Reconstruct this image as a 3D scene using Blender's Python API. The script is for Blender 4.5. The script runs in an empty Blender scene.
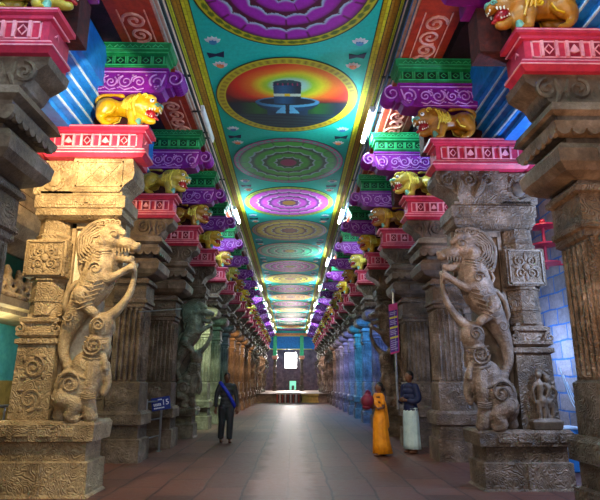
import bpy, bmesh, math, random
from math import pi, sin, cos, atan, atan2, sqrt, radians
from mathutils import Vector, Matrix
random.seed(7)
SC = bpy.context.scene
COL = SC.collection

# ---------------------------------------------------------------- materials
def lin(c):
    if isinstance(c, str):
        c = c.lstrip('#'); c = [int(c[i:i+2], 16)/255 for i in (0, 2, 4)]
    return tuple(((v/12.92) if v <= 0.04045 else ((v+0.055)/1.055)**2.4) for v in c[:3])

def nt(name):
    m = bpy.data.materials.new(name); m.use_nodes = True
    n = m.node_tree; b = n.nodes['Principled BSDF']
    return m, n, b

def add(n, t, **kw):
    d = n.nodes.new(t)
    for k, v in kw.items():
        if k in d.inputs: d.inputs[k].default_value = v
        else: setattr(d, k, v)
    return d

def stone(name, c1, c2, c3, scale=3.0, rough=.62, bump=.35, carve=0.0):
    m, n, b = nt(name)
    tc = add(n, 'ShaderNodeTexCoord'); L = n.links
    n1 = add(n, 'ShaderNodeTexNoise', Scale=scale, Detail=8.0, Roughness=.65)
    n2 = add(n, 'ShaderNodeTexNoise', Scale=scale*9, Detail=6.0, Roughness=.7)
    n3 = add(n, 'ShaderNodeTexNoise', Scale=scale*.35, Detail=3.0)
    for q in (n1, n2, n3): L.new(tc.outputs['Object'], q.inputs['Vector'])
    r = add(n, 'ShaderNodeValToRGB'); e = r.color_ramp.elements
    e[0].position = .3; e[0].color = (*lin(c1), 1); e[1].position = .7; e[1].color = (*lin(c3), 1)
    k = e.new(.5); k.color = (*lin(c2), 1)
    L.new(n1.outputs['Fac'], r.inputs['Fac'])
    mx = add(n, 'ShaderNodeMix', data_type='RGBA', blend_type='OVERLAY'); mx.inputs[0].default_value = .75
    L.new(r.outputs['Color'], mx.inputs[6]); L.new(n2.outputs['Fac'], mx.inputs[7])
    mx2 = add(n, 'ShaderNodeMix', data_type='RGBA', blend_type='OVERLAY'); mx2.inputs[0].default_value = .5
    L.new(mx.outputs[2], mx2.inputs[6]); L.new(n3.outputs['Fac'], mx2.inputs[7])
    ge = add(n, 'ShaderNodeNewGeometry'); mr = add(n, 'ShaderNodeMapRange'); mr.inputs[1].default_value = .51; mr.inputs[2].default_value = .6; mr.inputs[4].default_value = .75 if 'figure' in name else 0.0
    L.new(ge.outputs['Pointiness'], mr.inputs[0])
    me_ = add(n, 'ShaderNodeMix', data_type='RGBA'); me_.inputs[7].default_value = (*[min(1, v*1.5) for v in lin(c3)], 1)  # bright edge highlight painted into the figure stone colour
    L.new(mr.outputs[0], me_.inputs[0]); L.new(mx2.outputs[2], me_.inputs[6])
    L.new(me_.outputs[2], b.inputs['Base Color'])
    b.inputs['Roughness'].default_value = rough
    bp = add(n, 'ShaderNodeBump', Strength=bump, Distance=.03)
    ad = add(n, 'ShaderNodeMath', operation='ADD'); L.new(n1.outputs['Fac'], ad.inputs[0]); L.new(n2.outputs['Fac'], ad.inputs[1])
    last = ad
    if carve > 0:
        nn = add(n, 'ShaderNodeTexNoise', Scale=4.0, Detail=1.0); L.new(tc.outputs['Object'], nn.inputs['Vector'])
        vm = add(n, 'ShaderNodeVectorMath', operation='MULTIPLY_ADD'); vm.inputs[1].default_value = (.5, .5, .5)
        L.new(nn.outputs['Color'], vm.inputs[0]); L.new(tc.outputs['Object'], vm.inputs[2])
        w = add(n, 'ShaderNodeTexVoronoi', Scale=9.0 if 'figure' not in name else 22.0); w.feature = 'SMOOTH_F1'
        L.new(vm.outputs[0], w.inputs['Vector'])
        ws = add(n, 'ShaderNodeMath', operation='MULTIPLY'); ws.inputs[1].default_value = 40 if 'figure' not in name else 14
        sn = add(n, 'ShaderNodeMath', operation='SINE')
        L.new(w.outputs['Distance'], ws.inputs[0]); L.new(ws.outputs[0], sn.inputs[0])
        mu = add(n, 'ShaderNodeMath', operation='MULTIPLY_ADD'); mu.inputs[1].default_value = carve
        L.new(sn.outputs[0], mu.inputs[0]); L.new(ad.outputs[0], mu.inputs[2]); last = mu
    L.new(last.outputs[0], bp.inputs['Height']); L.new(bp.outputs[0], b.inputs['Normal'])
    return m

def paint(name, c, c2=None, rough=.45, spec=.5, scale=6.0, bump=.15, metal=0.0):
    """oil paint on carved stone: two close tones and small chips"""
    m, n, b = nt(name); L = n.links
    tc = add(n, 'ShaderNodeTexCoord'); n1 = add(n, 'ShaderNodeTexNoise', Scale=scale, Detail=7.0, Roughness=.7)
    L.new(tc.outputs['Object'], n1.inputs['Vector'])
    c = lin(c); c2 = lin(c2) if c2 else tuple(v*.62 for v in c)
    r = add(n, 'ShaderNodeValToRGB'); e = r.color_ramp.elements
    e[0].position = .33; e[0].color = (*c2, 1); e[1].position = .58; e[1].color = (*c, 1)
    L.new(n1.outputs['Fac'], r.inputs['Fac']); L.new(r.outputs['Color'], b.inputs['Base Color'])
    b.inputs['Roughness'].default_value = rough; b.inputs['Metallic'].default_value = metal
    bp = add(n, 'ShaderNodeBump', Strength=bump, Distance=.02)
    L.new(n1.outputs['Fac'], bp.inputs['Height']); L.new(bp.outputs[0], b.inputs['Normal'])
    return m

def emit(name, c, s):
    m, n, b = nt(name)
    b.inputs['Base Color'].default_value = (*c, 1)
    b.inputs['Emission Color'].default_value = (*c, 1); b.inputs['Emission Strength'].default_value = s
    return m

M = {}
M['granite'] = stone('granite', '#33281f', '#62503f', '#8b7868', 2.2, .55, .5)
M['granite_carved'] = stone('granite_carved', '#352a21', '#655342', '#907c6c', 2.6, .55, .6, carve=.5)
M['sandstone'] = stone('sandstone', '#6f5a40', '#9c835f', '#b9a078', 2.4, .6, .5)
M['sandstone_carved'] = stone('sandstone_carved', '#6f5a40', '#a08763', '#bda57e', 2.6, .6, .6, carve=.4)
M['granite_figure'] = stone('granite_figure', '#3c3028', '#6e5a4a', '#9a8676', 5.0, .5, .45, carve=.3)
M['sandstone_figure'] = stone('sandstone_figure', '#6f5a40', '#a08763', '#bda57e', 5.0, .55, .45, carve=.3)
M['panelstone'] = stone('panelstone', '#b5a283', '#d8c8a8', '#e8dcc2', 2.0, .6, .3)
M['maroonwall'] = stone('maroonwall', '#2a0f12', '#4c1a1b', '#6b2620', 9.0, .8, .8)
M['darkroof'] = stone('darkroof', '#1a0b18', '#2a1226', '#3a1830', 6.0, .8, .5)
M['red'] = paint('red', '#cf3352', '#a82443'); M['red_pale'] = paint('red_pale', '#f3a7b4', '#d8788c')
M['crimson'] = paint('crimson', '#8c0f2a', '#6a0a20')
M['purple'] = paint('purple', '#8e1aa0', '#6b127c'); M['lilac'] = paint('lilac', '#d79be6', '#b573c8')
M['magenta'] = paint('magenta', '#b0207e', '#8c1864'); M['green'] = paint('green', '#0c8a4a', '#086636')
M['green_pale'] = paint('green_pale', '#3fc27c', '#2a9c60'); M['green_dark'] = paint('green_dark', '#05402c')
M['rust'] = paint('rust', '#c43c1c', '#962814'); M['rust_pale'] = paint('rust_pale', '#f0a890', '#d0826a')
M['blue'] = paint('blue', '#1f86dc', '#1668b8'); M['blue_pale'] = paint('blue_pale', '#d4e6f6', '#a0c4e6')
M['yellow'] = paint('yellow', '#e2ae14', '#b98208', .35); M['ochre'] = paint('ochre', '#b5761a', '#80500e', .35)
M['olive'] = paint('olive', '#c0a83c', '#8f7c22', .35); M['brown'] = paint('brown', '#b07a20', '#7c4c12', .35)
M['cream'] = paint('cream', '#e8dcae', '#cbb884', .4); M['gold_line'] = paint('gold_line', '#f4e25a', '#d0b22c', .4)
M['mouth'] = paint('mouth', '#a8101c', '#70060e', .3); M['tooth'] = paint('tooth', '#f4f0e2', '#ddd4bc', .3)
M['muzzle'] = paint('muzzle', '#6fae9c', '#3f7a80', .4); M['black'] = paint('black', '#15151c', '#0c0c10', .4)
M['eye'] = paint('eye', '#f2f4f4', '#dfe4e6', .2)
M['steel'] = paint('steel', '#a8acb0', '#85898e', .3, metal=.9, bump=.03)
M['darkmetal'] = paint('darkmetal', '#1c2a30', '#131c22', .4, bump=.03)
M['whiteplastic'] = paint('whiteplastic', '#e6e8ea', '#d2d6da', .35, bump=.02)
M['peach'] = paint('peach', '#e0b8a8', '#b98c80'); M['ironred'] = paint('ironred', '#a81e3c', '#7c1430', .4)
M['turquoise'] = paint('turquoise', '#58b8ae', '#3f9c98', .6); M['sandpaint'] = paint('sandpaint', '#b89a4c', '#8c7434', .7)
M['tube'] = emit('tube', (.66, .92, 1.0), 115)
M['skin'] = paint('skin', '#6e4630', '#5c3926', .5, bump=.03); M['hair'] = paint('hair', '#120e0d', '#0b0908', .5)
M['navy'] = paint('navy', '#12204e', '#0c1638', .7, bump=.05); M['dhoti'] = paint('dhoti', '#c8e0e2', '#a8c6cc', .7, bump=.05)
M['sari'] = paint('sari', '#e8960a', '#c87404', .6, bump=.05); M['maroon'] = paint('maroon', '#7c1a3c', '#5a122c', .6)
M['greycloth'] = paint('greycloth', '#2c3036', '#1e2226', .7); M['bluesash'] = paint('bluesash', '#1e34c8', '#1828a0', .5)
M['signblue'] = paint('signblue', '#16308c', '#122874', .4, bump=.02); M['signwhite'] = paint('signwhite', '#eef2fa', '#dfe6f2', .4, bump=.02)
M['bviolet'] = paint('bviolet', '#6a3c9c', '#5c3288', .5, bump=.02); M['bpink'] = paint('bpink', '#e0508c', '#c84078', .5, bump=.02)
M['byellow'] = paint('byellow', '#e8dc50', '#d4c63c', .5, bump=.02); M['bwhite'] = paint('bwhite', '#cfc4e6', '#bcb0d8', .5, bump=.02)
M['crateblue'] = paint('crateblue', '#2c7cc0', '#1e5c98', .5); M['skyblue'] = paint('skyblue', '#1a86dc', '#1468b4', .5)
M['orange'] = paint('orange', '#f0935c', '#d4744a', .5); M['fencered'] = paint('fencered', '#b8402c', '#8c2c20', .5)
M['fencepale'] = paint('fencepale', '#f0d8c8', '#d8b8a8', .5)
M['daylight'] = emit('daylight', (1.0, .95, .88), 26)
M['nichegreen'] = emit('nichegreen', (.25, .75, .5), .6)

def brick_wall(name, c1, c2, mort, rot, bw, bh):
    m, n, b = nt(name); L = n.links
    tc = add(n, 'ShaderNodeTexCoord'); mp = add(n, 'ShaderNodeMapping'); mp.inputs['Rotation'].default_value = rot
    nz = add(n, 'ShaderNodeTexNoise', Scale=1.5, Detail=3.0)
    L.new(tc.outputs['Object'], mp.inputs['Vector']); L.new(mp.outputs[0], nz.inputs['Vector'])
    vm = add(n, 'ShaderNodeVectorMath', operation='MULTIPLY_ADD'); vm.inputs[1].default_value = (.12, .12, .12)
    L.new(nz.outputs['Color'], vm.inputs[0]); L.new(mp.outputs[0], vm.inputs[2])
    br = add(n, 'ShaderNodeTexBrick', Scale=1.0); br.inputs['Brick Width'].default_value = bw; br.inputs['Row Height'].default_value = bh
    br.inputs['Mortar Size'].default_value = .018; br.inputs['Color1'].default_value = (*lin(c1), 1)
    br.inputs['Color2'].default_value = (*lin(c2), 1); br.inputs['Mortar'].default_value = (*lin(mort), 1)
    L.new(vm.outputs[0], br.inputs['Vector'])
    n2 = add(n, 'ShaderNodeTexNoise', Scale=9.0, Detail=8.0, Roughness=.7); L.new(mp.outputs[0], n2.inputs['Vector'])
    mx = add(n, 'ShaderNodeMix', data_type='RGBA', blend_type='OVERLAY'); mx.inputs[0].default_value = .8
    L.new(br.outputs['Color'], mx.inputs[6]); L.new(n2.outputs['Fac'], mx.inputs[7]); L.new(mx.outputs[2], b.inputs['Base Color'])
    ad = add(n, 'ShaderNodeMath', operation='MULTIPLY_ADD'); ad.inputs[1].default_value = -1.2
    L.new(br.outputs['Fac'], ad.inputs[0]); L.new(n2.outputs['Fac'], ad.inputs[2])
    bp = add(n, 'ShaderNodeBump', Strength=.7, Distance=.03); L.new(ad.outputs[0], bp.inputs['Height']); L.new(bp.outputs[0], b.inputs['Normal'])
    b.inputs['Roughness'].default_value = .65
    return m, n, b, br, n2
M['blockwall'] = brick_wall('blockwall', '#6e6a72', '#9a8f92', '#2c62a0', (0, pi/2, pi/2), .62, .34)[0]
m, n, b, br, n2 = brick_wall('flooring', '#6a4438', '#50322a', '#38221e', (0, 0, pi/2), 1.3, .62)
rr = add(n, 'ShaderNodeMapRange'); rr.inputs[3].default_value = .32; rr.inputs[4].default_value = .72
n.links.new(n2.outputs['Fac'], rr.inputs[0]); n.links.new(rr.outputs[0], b.inputs['Roughness'])
for q in n.nodes:
    if q.type == 'BUMP': q.inputs['Strength'].default_value = .35
# polished strip down the middle, window reflection put into its paler colour
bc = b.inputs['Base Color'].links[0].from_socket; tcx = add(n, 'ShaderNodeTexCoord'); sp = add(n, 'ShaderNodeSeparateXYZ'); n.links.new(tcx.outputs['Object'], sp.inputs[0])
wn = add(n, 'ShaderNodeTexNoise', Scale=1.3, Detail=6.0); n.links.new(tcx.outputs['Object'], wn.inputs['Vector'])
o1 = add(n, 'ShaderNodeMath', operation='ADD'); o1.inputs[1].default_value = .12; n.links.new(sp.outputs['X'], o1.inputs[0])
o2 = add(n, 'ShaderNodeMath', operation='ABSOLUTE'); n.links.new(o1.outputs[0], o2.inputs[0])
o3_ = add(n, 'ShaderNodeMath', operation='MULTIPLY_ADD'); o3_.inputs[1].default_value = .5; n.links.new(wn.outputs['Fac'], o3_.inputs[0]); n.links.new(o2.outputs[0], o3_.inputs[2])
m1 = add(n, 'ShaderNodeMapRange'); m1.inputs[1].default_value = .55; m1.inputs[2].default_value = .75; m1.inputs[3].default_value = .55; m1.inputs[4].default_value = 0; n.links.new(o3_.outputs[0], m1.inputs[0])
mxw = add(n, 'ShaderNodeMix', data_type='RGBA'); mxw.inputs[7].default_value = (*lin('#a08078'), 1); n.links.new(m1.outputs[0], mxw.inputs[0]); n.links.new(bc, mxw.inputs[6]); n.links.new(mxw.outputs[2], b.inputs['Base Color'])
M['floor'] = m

# ---------------------------------------------------------------- mesh builder
class MB:
    def __init__(s): s.bm = bmesh.new(); s.mi = 0
    def f(s, vs):
        try:
            fc = s.bm.faces.new(vs); fc.material_index = s.mi; return fc
        except ValueError: return None
    def v(s, *p): return s.bm.verts.new(p)
    def loft(s, rings, cap=True, closed=True):
        R = [[s.v(*p) for p in r] for r in rings]; n = len(R[0])
        for a, b in zip(R, R[1:]):
            for i in range(n if closed else n-1):
                j = (i+1) % n; s.f((a[i], a[j], b[j], b[i]))
        if cap and closed: s.f(R[0][::-1]); s.f(R[-1])
        return s
    def box(s, x0, x1, y0, y1, z0, z1, bev=0):
        if bev:
            return s.prof([(z0, x0+bev, x1-bev, y0+bev, y1-bev), (z0+bev, x0, x1, y0, y1), (z1-bev, x0, x1, y0, y1), (z1, x0+bev, x1-bev, y0+bev, y1-bev)])
        return s.prof([(z0, x0, x1, y0, y1), (z1, x0, x1, y0, y1)])
    def prof(s, P):                       # stacked rectangles = mouldings
        return s.loft([[(a, c, z), (b, c, z), (b, d, z), (a, d, z)] for z, a, b, c, d in P])
    def poly(s, cx, cy, P, n=8):          # stacked n-gons (z, r)
        return s.loft([[(cx+r*cos(2*pi*(i+.5)/n), cy+r*sin(2*pi*(i+.5)/n), z) for i in range(n)] for z, r in P])
    def prism(s, pts, y0, y1):            # outline in x,z given a thickness in y
        return s.loft([[(x, y1, z) for x, z in pts], [(x, y0, z) for x, z in pts]])
    def tube(s, pts, rad, n=8, flat=1.0):
        pts = [Vector(p) for p in pts]; rings = []
        if not hasattr(rad, '__len__'): rad = [rad]*len(pts)
        up = None
        for i, p in enumerate(pts):
            t = (pts[min(i+1, len(pts)-1)]-pts[max(i-1, 0)])
            t = t.normalized() if t.length > 1e-9 else Vector((0, 0, 1))
            if up is None: up = Vector((0, 1, 0)) if abs(t.y) < .9 else Vector((1, 0, 0))
            a = t.cross(up).normalized(); up = a.cross(t).normalized()
            rings.append([tuple(p+(a*cos(2*pi*k/n)+up*flat*sin(2*pi*k/n))*rad[i]) for k in range(n)])
        return s.loft(rings)
    def ell(s, c, r, n=14, m=8, rot=0):
        rings = []
        for j in range(m+1):
            ph = pi*j/m; ph = min(max(ph, .04), pi-.04); ring = []
            for i in range(n):
                x = r[0]*sin(ph)*cos(2*pi*i/n); y = r[1]*sin(ph)*sin(2*pi*i/n); z = -r[2]*cos(ph)
                if rot: x, z = x*cos(rot)-z*sin(rot), x*sin(rot)+z*cos(rot)
                ring.append((c[0]+x, c[1]+y, c[2]+z))
            rings.append(ring)
        return s.loft(rings)
    def chain(s, P, y=0, sub=5, n=10):    # P: (x, z, r[, y]) smooth tapered limb
        P = [(p[0], p[3] if len(p) > 3 else y, p[1], p[2]) for p in P]; out = []
        for i in range(len(P)-1):
            p0, p1, p2, p3 = P[max(i-1, 0)], P[i], P[i+1], P[min(i+2, len(P)-1)]
            for k in range(sub):
                t = k/sub
                out.append([.5*((2*b)+(c-a)*t+(2*a-5*b+4*c-d)*t*t+(3*b-a-3*c+d)*t**3) for a, b, c, d in zip(p0, p1, p2, p3)])
        out.append(P[-1])
        s.tube([o[:3] for o in out], [max(o[3], .004) for o in out], n)
        for e in (P[0], P[-1]): s.ell(e[:3], (e[3],)*3, 10, 6)
        return s
    def spiral(s, cx, cz, y, R, turns=1.6, r=.012, d=1, a0=0, n=5, x=True):
        N = int(14*turns); pts = []
        for i in range(N+1):
            t = i/N; a = a0+d*turns*2*pi*t; q = R*(1-t*.88)
            pts.append((cx+q*cos(a), y, cz+q*sin(a)))
        return s.tube(pts, [r*(1-.35*i/N) for i in range(N+1)], n)
    def build(s, name, mats, parent=None, org=(0, 0, 0), S=1, smooth=False, voxel=0, label=None):
        bm = s.bm
        bmesh.ops.remove_doubles(bm, verts=[v for v in bm.verts if not v.link_faces], dist=1e-6)
        for v in bm.verts: v.co = Vector((S*v.co.x-org[0], v.co.y-org[1], v.co.z-org[2]))
        bmesh.ops.recalc_face_normals(bm, faces=bm.faces)
        me = bpy.data.meshes.new(name); bm.to_mesh(me); bm.free()
        if voxel:
            o = bpy.data.objects.new(name+'_work', me); COL.objects.link(o)
            r = o.modifiers.new('r', 'REMESH'); r.mode = 'VOXEL'; r.voxel_size = voxel
            sm = o.modifiers.new('s', 'SMOOTH'); sm.factor = .5; sm.iterations = 3
            dg = bpy.context.evaluated_depsgraph_get(); dg.update()
            me2 = bpy.data.meshes.new_from_object(o.evaluated_get(dg)); bpy.data.objects.remove(o); bpy.data.meshes.remove(me)
            me = me2; me.name = name; smooth = True
        if smooth:
            for p in me.polygons: p.use_smooth = True
        if voxel: me.materials.clear()
        for k in (mats if isinstance(mats, (list, tuple)) else [mats]): me.materials.append(M[k] if isinstance(k, str) else k)
        o = bpy.data.objects.new(name, me); COL.objects.link(o)
        if parent: o.parent = parent
        else: o.location = org
        if label: o['label'] = label
        return o

def thing(name, loc, label=None, cat=None, group=None):
    o = bpy.data.objects.new(name, None); o.empty_display_size = .2; COL.objects.link(o); o.location = loc
    return tag(o, label, cat, group)
def tag(o, label=None, cat=None, group=None, kind=None):
    for k, v in (('label', label), ('category', cat), ('group', group), ('kind', kind)):
        if v: o[k] = v
    return o
def copy_tree(o, parent=None):
    c = o.copy(); COL.objects.link(c)
    if parent: c.parent = parent
    for ch in list(o.children): copy_tree(ch, c)
    return c

# ---------------------------------------------------------------- pillars
def leafscroll(mb, cx, cz, y, w, h, r=.012, S=1):
    """running scroll relief filling a w x h panel"""
    n = max(1, round(h/w)) if h > w else max(1, round(w/h))
    for i in range(n):
        if h > w: x, z, R = cx, cz-h/2+h*(i+.5)/n, min(w, h/n)*.42
        else: x, z, R = cx-w/2+w*(i+.5)/n, cz, min(h, w/n)*.42
        d = 1 if i % 2 else -1
        mb.spiral(x, z, y, R, 1.7, r, d, a0=(pi/2 if h > w else 0)*d)
        for a in (40, 130, 220, 310):
            a = radians(a); mb.ell((x+R*1.12*cos(a), y, z+R*1.12*sin(a)), (r*2.2, r, r*1.1), 6, 4, rot=a+.7*d)
    return mb

def capital_parts(root, org, S, st, yali):
    """painted block and volutes common to all pillars"""
    Y0 = -.12
    b = MB()
    b.prof([(4.93, 2.36, 3.86, Y0+.05, .32), (4.98, 2.30, 3.9, Y0, .36), (5.03, 2.30, 3.9, Y0, .36), (5.05, 2.34, 3.86, Y0+.04, .32), (5.08, 2.34, 3.86, Y0+.04, .32),
            (5.09, 2.38, 3.84, Y0+.06, .3), (5.33, 2.38, 3.84, Y0+.06, .3), (5.34, 2.34, 3.86, Y0+.03, .32), (5.38, 2.34, 3.86, Y0+.03, .32), (5.40, 2.28, 3.9, Y0, .36), (5.46, 2.28, 3.9, Y0, .36)])
    b.box(2.46, 3.8, .28, .6, 4.93, 5.46)
    b.prism([(3.86, 4.98), (4.02, 4.96), (4.12, 5.04), (4.08, 5.12), (3.98, 5.1), (3.97, 5.3), (4.03, 5.38), (3.97, 5.46), (3.86, 5.46)], Y0+.02, .4)
    o = b.build('painted_block', 'red', root, org, S)
    b = MB()                                    # pale picked-out edges and niches
    for z in (4.985, 5.055, 5.345, 5.43):
        dx = 0 if z < 5 or z > 5.4 else .045
        b.box(2.30+dx-.012, 3.88, Y0+dx*.9-.008, Y0+dx*.9+.01, z, z+.016); b.box(2.30+dx-.014, 2.30+dx+.01, Y0+dx, .34, z, z+.016)
    for x in (2.46, 3.74): b.box(x, x+.02, Y0+.048, Y0+.07, 5.10, 5.32)
    b.box(2.46, 3.76, Y0+.048, Y0+.07, 5.30, 5.32); b.box(2.46, 3.76, Y0+.048, Y0+.07, 5.10, 5.118)
    for i in range(4):
        cx = 2.66+i*.29
        for s_ in (-.085, .085): b.box(cx+s_-.016, cx+s_+.016, Y0+.02, Y0+.06, 5.11, 5.31)
        if i % 2 == 0: b.tube([(cx-.05, Y0+.045, 5.21), (cx, Y0+.045, 5.27), (cx+.05, Y0+.045, 5.21), (cx, Y0+.045, 5.15), (cx-.05, Y0+.045, 5.21)], .011, 4)
        else: b.prism([(cx-.06, 5.18), (cx-.035, 5.22), (cx, 5.27), (cx+.035, 5.22), (cx+.06, 5.18), (cx, 5.16)], Y0+.03, Y0+.06)
    for yy in (.11,): b.tube([(2.366, yy-.05, 5.21), (2.366, yy, 5.27), (2.366, yy+.05, 5.21), (2.366, yy, 5.15), (2.366, yy-.05, 5.21)], .012, 4)
    b.spiral(3.99, 5.2, Y0+.0, .1, 1.3, .016, 1)
    b.build('niche_edging', 'red_pale', o, org, S, label='pale pink edging and small niche motifs')
    b = MB()
    for i in range(4):
        cx = 2.66+i*.29; b.box(cx-.068, cx+.068, Y0+.05, Y0+.066, 5.12, 5.30)
    b.build('niche', 'crimson', o, org, S)

def scallops(b, x0, x1, y, z, r, n, axis='x', d=.05):
    for i in range(n):
        c = x0+(x1-x0)*(i+.5)/n
        pts = [(r*cos(a), r*sin(a)) for a in [pi+pi*k/6 for k in range(7)]]
        if axis == 'x': b.loft([[(c+p, y+d, z+q) for p, q in pts], [(c+p, y, z+q) for p, q in pts]])
        else: b.loft([[(y+d, c+p, z+q) for p, q in pts], [(y, c+p, z+q) for p, q in pts]])

def plain_pillar(S, Yf, name='granite_pillar'):
    org = (S*3.4, Yf+.35, 0); root = thing(name, org)
    def B(b, n, m='granite', p=None, **k):
        for v in b.bm.verts: v.co.y += Yf
        return b.build(n, m, p or root, org, S, **k)
    b = MB()
    b.prof([(0, 2.76, 4.1, -.02, .74), (.42, 2.76, 4.1, -.02, .74), (.44, 2.82, 4.05, .04, .68), (.68, 2.82, 4.05, .04, .68), (.7, 2.75, 4.11, -.03, .75), (.9, 2.75, 4.11, -.03, .75), (.96, 2.8, 4.06, .02, .7)])
    for x in (3.1, 3.42, 3.74): b.box(x, x+.03, -.04, -.0, .72, .9)
    b.prof([(0, 3.42, 3.47, -.035, 0), (.42, 3.42, 3.47, -.035, 0)])
    B(b, 'pedestal', 'granite_carved')
    b = MB()
    b.prof([(.95, 2.84, 3.5, .03, .66), (1.5, 2.84, 3.5, .03, .66), (1.53, 2.88, 3.46, .07, .62), (3.0, 2.88, 3.46, .07, .62), (3.03, 2.84, 3.5, .03, .66), (3.1, 2.84, 3.5, .03, .66),
            (3.12, 2.8, 3.52, 0, .66), (3.18, 2.8, 3.52, 0, .66), (3.2, 2.84, 3.5, .03, .66), (3.5, 2.84, 3.5, .03, .66), (3.52, 2.78, 3.56, -.03, .68), (3.58, 2.78, 3.56, -.03, .68), (3.66, 2.86, 3.5, .04, .66)])
    for i in range(5):
        x = 2.93+i*.107; b.tube([(x, .06, 1.56), (x, .06, 2.97)], .028, 6)
        y = .13+i*.1; b.tube([(2.87, y, 1.56), (2.87, y, 2.97)], .025, 6)
    for i in range(6): b.tube([(2.9+i*.11, .02, 3.0), (2.9+i*.11, .0, 2.9)], [.035, .008], 5)
    leafscroll(b, 3.17, 1.24, .03, .5, .4, .014)
    B(b, 'shaft', 'granite_carved')
    b = MB()
    b.prof([(.95, 3.5, 4.02, .1, .64), (2.9, 3.5, 4.02, .1, .64), (2.92, 3.48, 4.06, .05, .66), (3.02, 3.48, 4.06, .05, .66), (3.05, 3.52, 4.0, .12, .64), (3.66, 3.52, 4.0, .12, .64)])
    for x in (3.53, 3.97): b.box(x, x+.03, .07, .12, 1.0, 2.88)
    B(b, 'side_pilaster')
    b = leafscroll(MB(), 3.77, 1.9, .095, .36, 1.6, .022)
    B(b, 'scroll_carving', 'granite')
    b = MB()                                   # cushion ring
    b.prof([(3.66, 2.84, 4.04, .02, .68), (3.72, 2.66, 4.12, -.1, .76), (3.8, 2.58, 4.18, -.16, .8), (3.94, 2.56, 4.2, -.18, .82), (4.02, 2.62, 4.16, -.13, .78), (4.05, 2.74, 4.08, -.04, .7), (4.12, 2.74, 4.08, -.04, .7)])
    for x in (3.0, 3.4, 3.8): b.tube([(x, -.19, 3.8), (x, -.21, 3.87), (x, -.19, 3.94)], .02, 6)
    B(b, 'cushion')
    b = MB()                                   # dripping cornice
    b.prof([(4.12, 2.7, 4.1, -.06, .7), (4.16, 2.56, 4.2, -.2, .78), (4.24, 2.54, 4.22, -.22, .8), (4.27, 2.62, 4.16, -.14, .74), (4.33, 2.62, 4.16, -.14, .74), (4.37, 2.52, 4.22, -.22, .8), (4.48, 2.56, 4.2, -.18, .76), (4.53, 2.7, 4.1, -.06, .66)])
    scallops(b, 2.56, 4.2, -.2, 4.165, .075, 10); scallops(b, -.16, .74, 2.56, 4.165, .07, 6, 'y')
    B(b, 'cornice')
    b = MB()                                   # volute bracket
    b.prism([(2.74, 4.5), (2.62, 4.6), (2.56, 4.72), (2.46, 4.78), (2.38, 4.84), (2.36, 4.94), (3.92, 4.94), (3.9, 4.84), (3.8, 4.72), (3.74, 4.5)], 0, .5)
    for cx, d in ((2.62, 1), (2.98, -1), (3.34, 1), (3.66, -1)):
        b.spiral(cx, 4.74, .0, .13, 1.5, .03, d, pi/2); b.tube([(cx+.1*d, .0, 4.58), (cx+.14*d, -.01, 4.7), (cx+.1*d, 0, 4.88)], [.02, .035, .02], 6)
    B(b, 'bracket_capital', 'granite')
    for o in root.children: pass
    cap = MB(); root_y = Yf
    _cap(root, org, S, Yf)
    return root

def _cap(root, org, S, Yf):
    # capital_parts is written for a front face at y=0
    capital_parts(root, (org[0], org[1]-Yf, org[2]), S, None, False)

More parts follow.
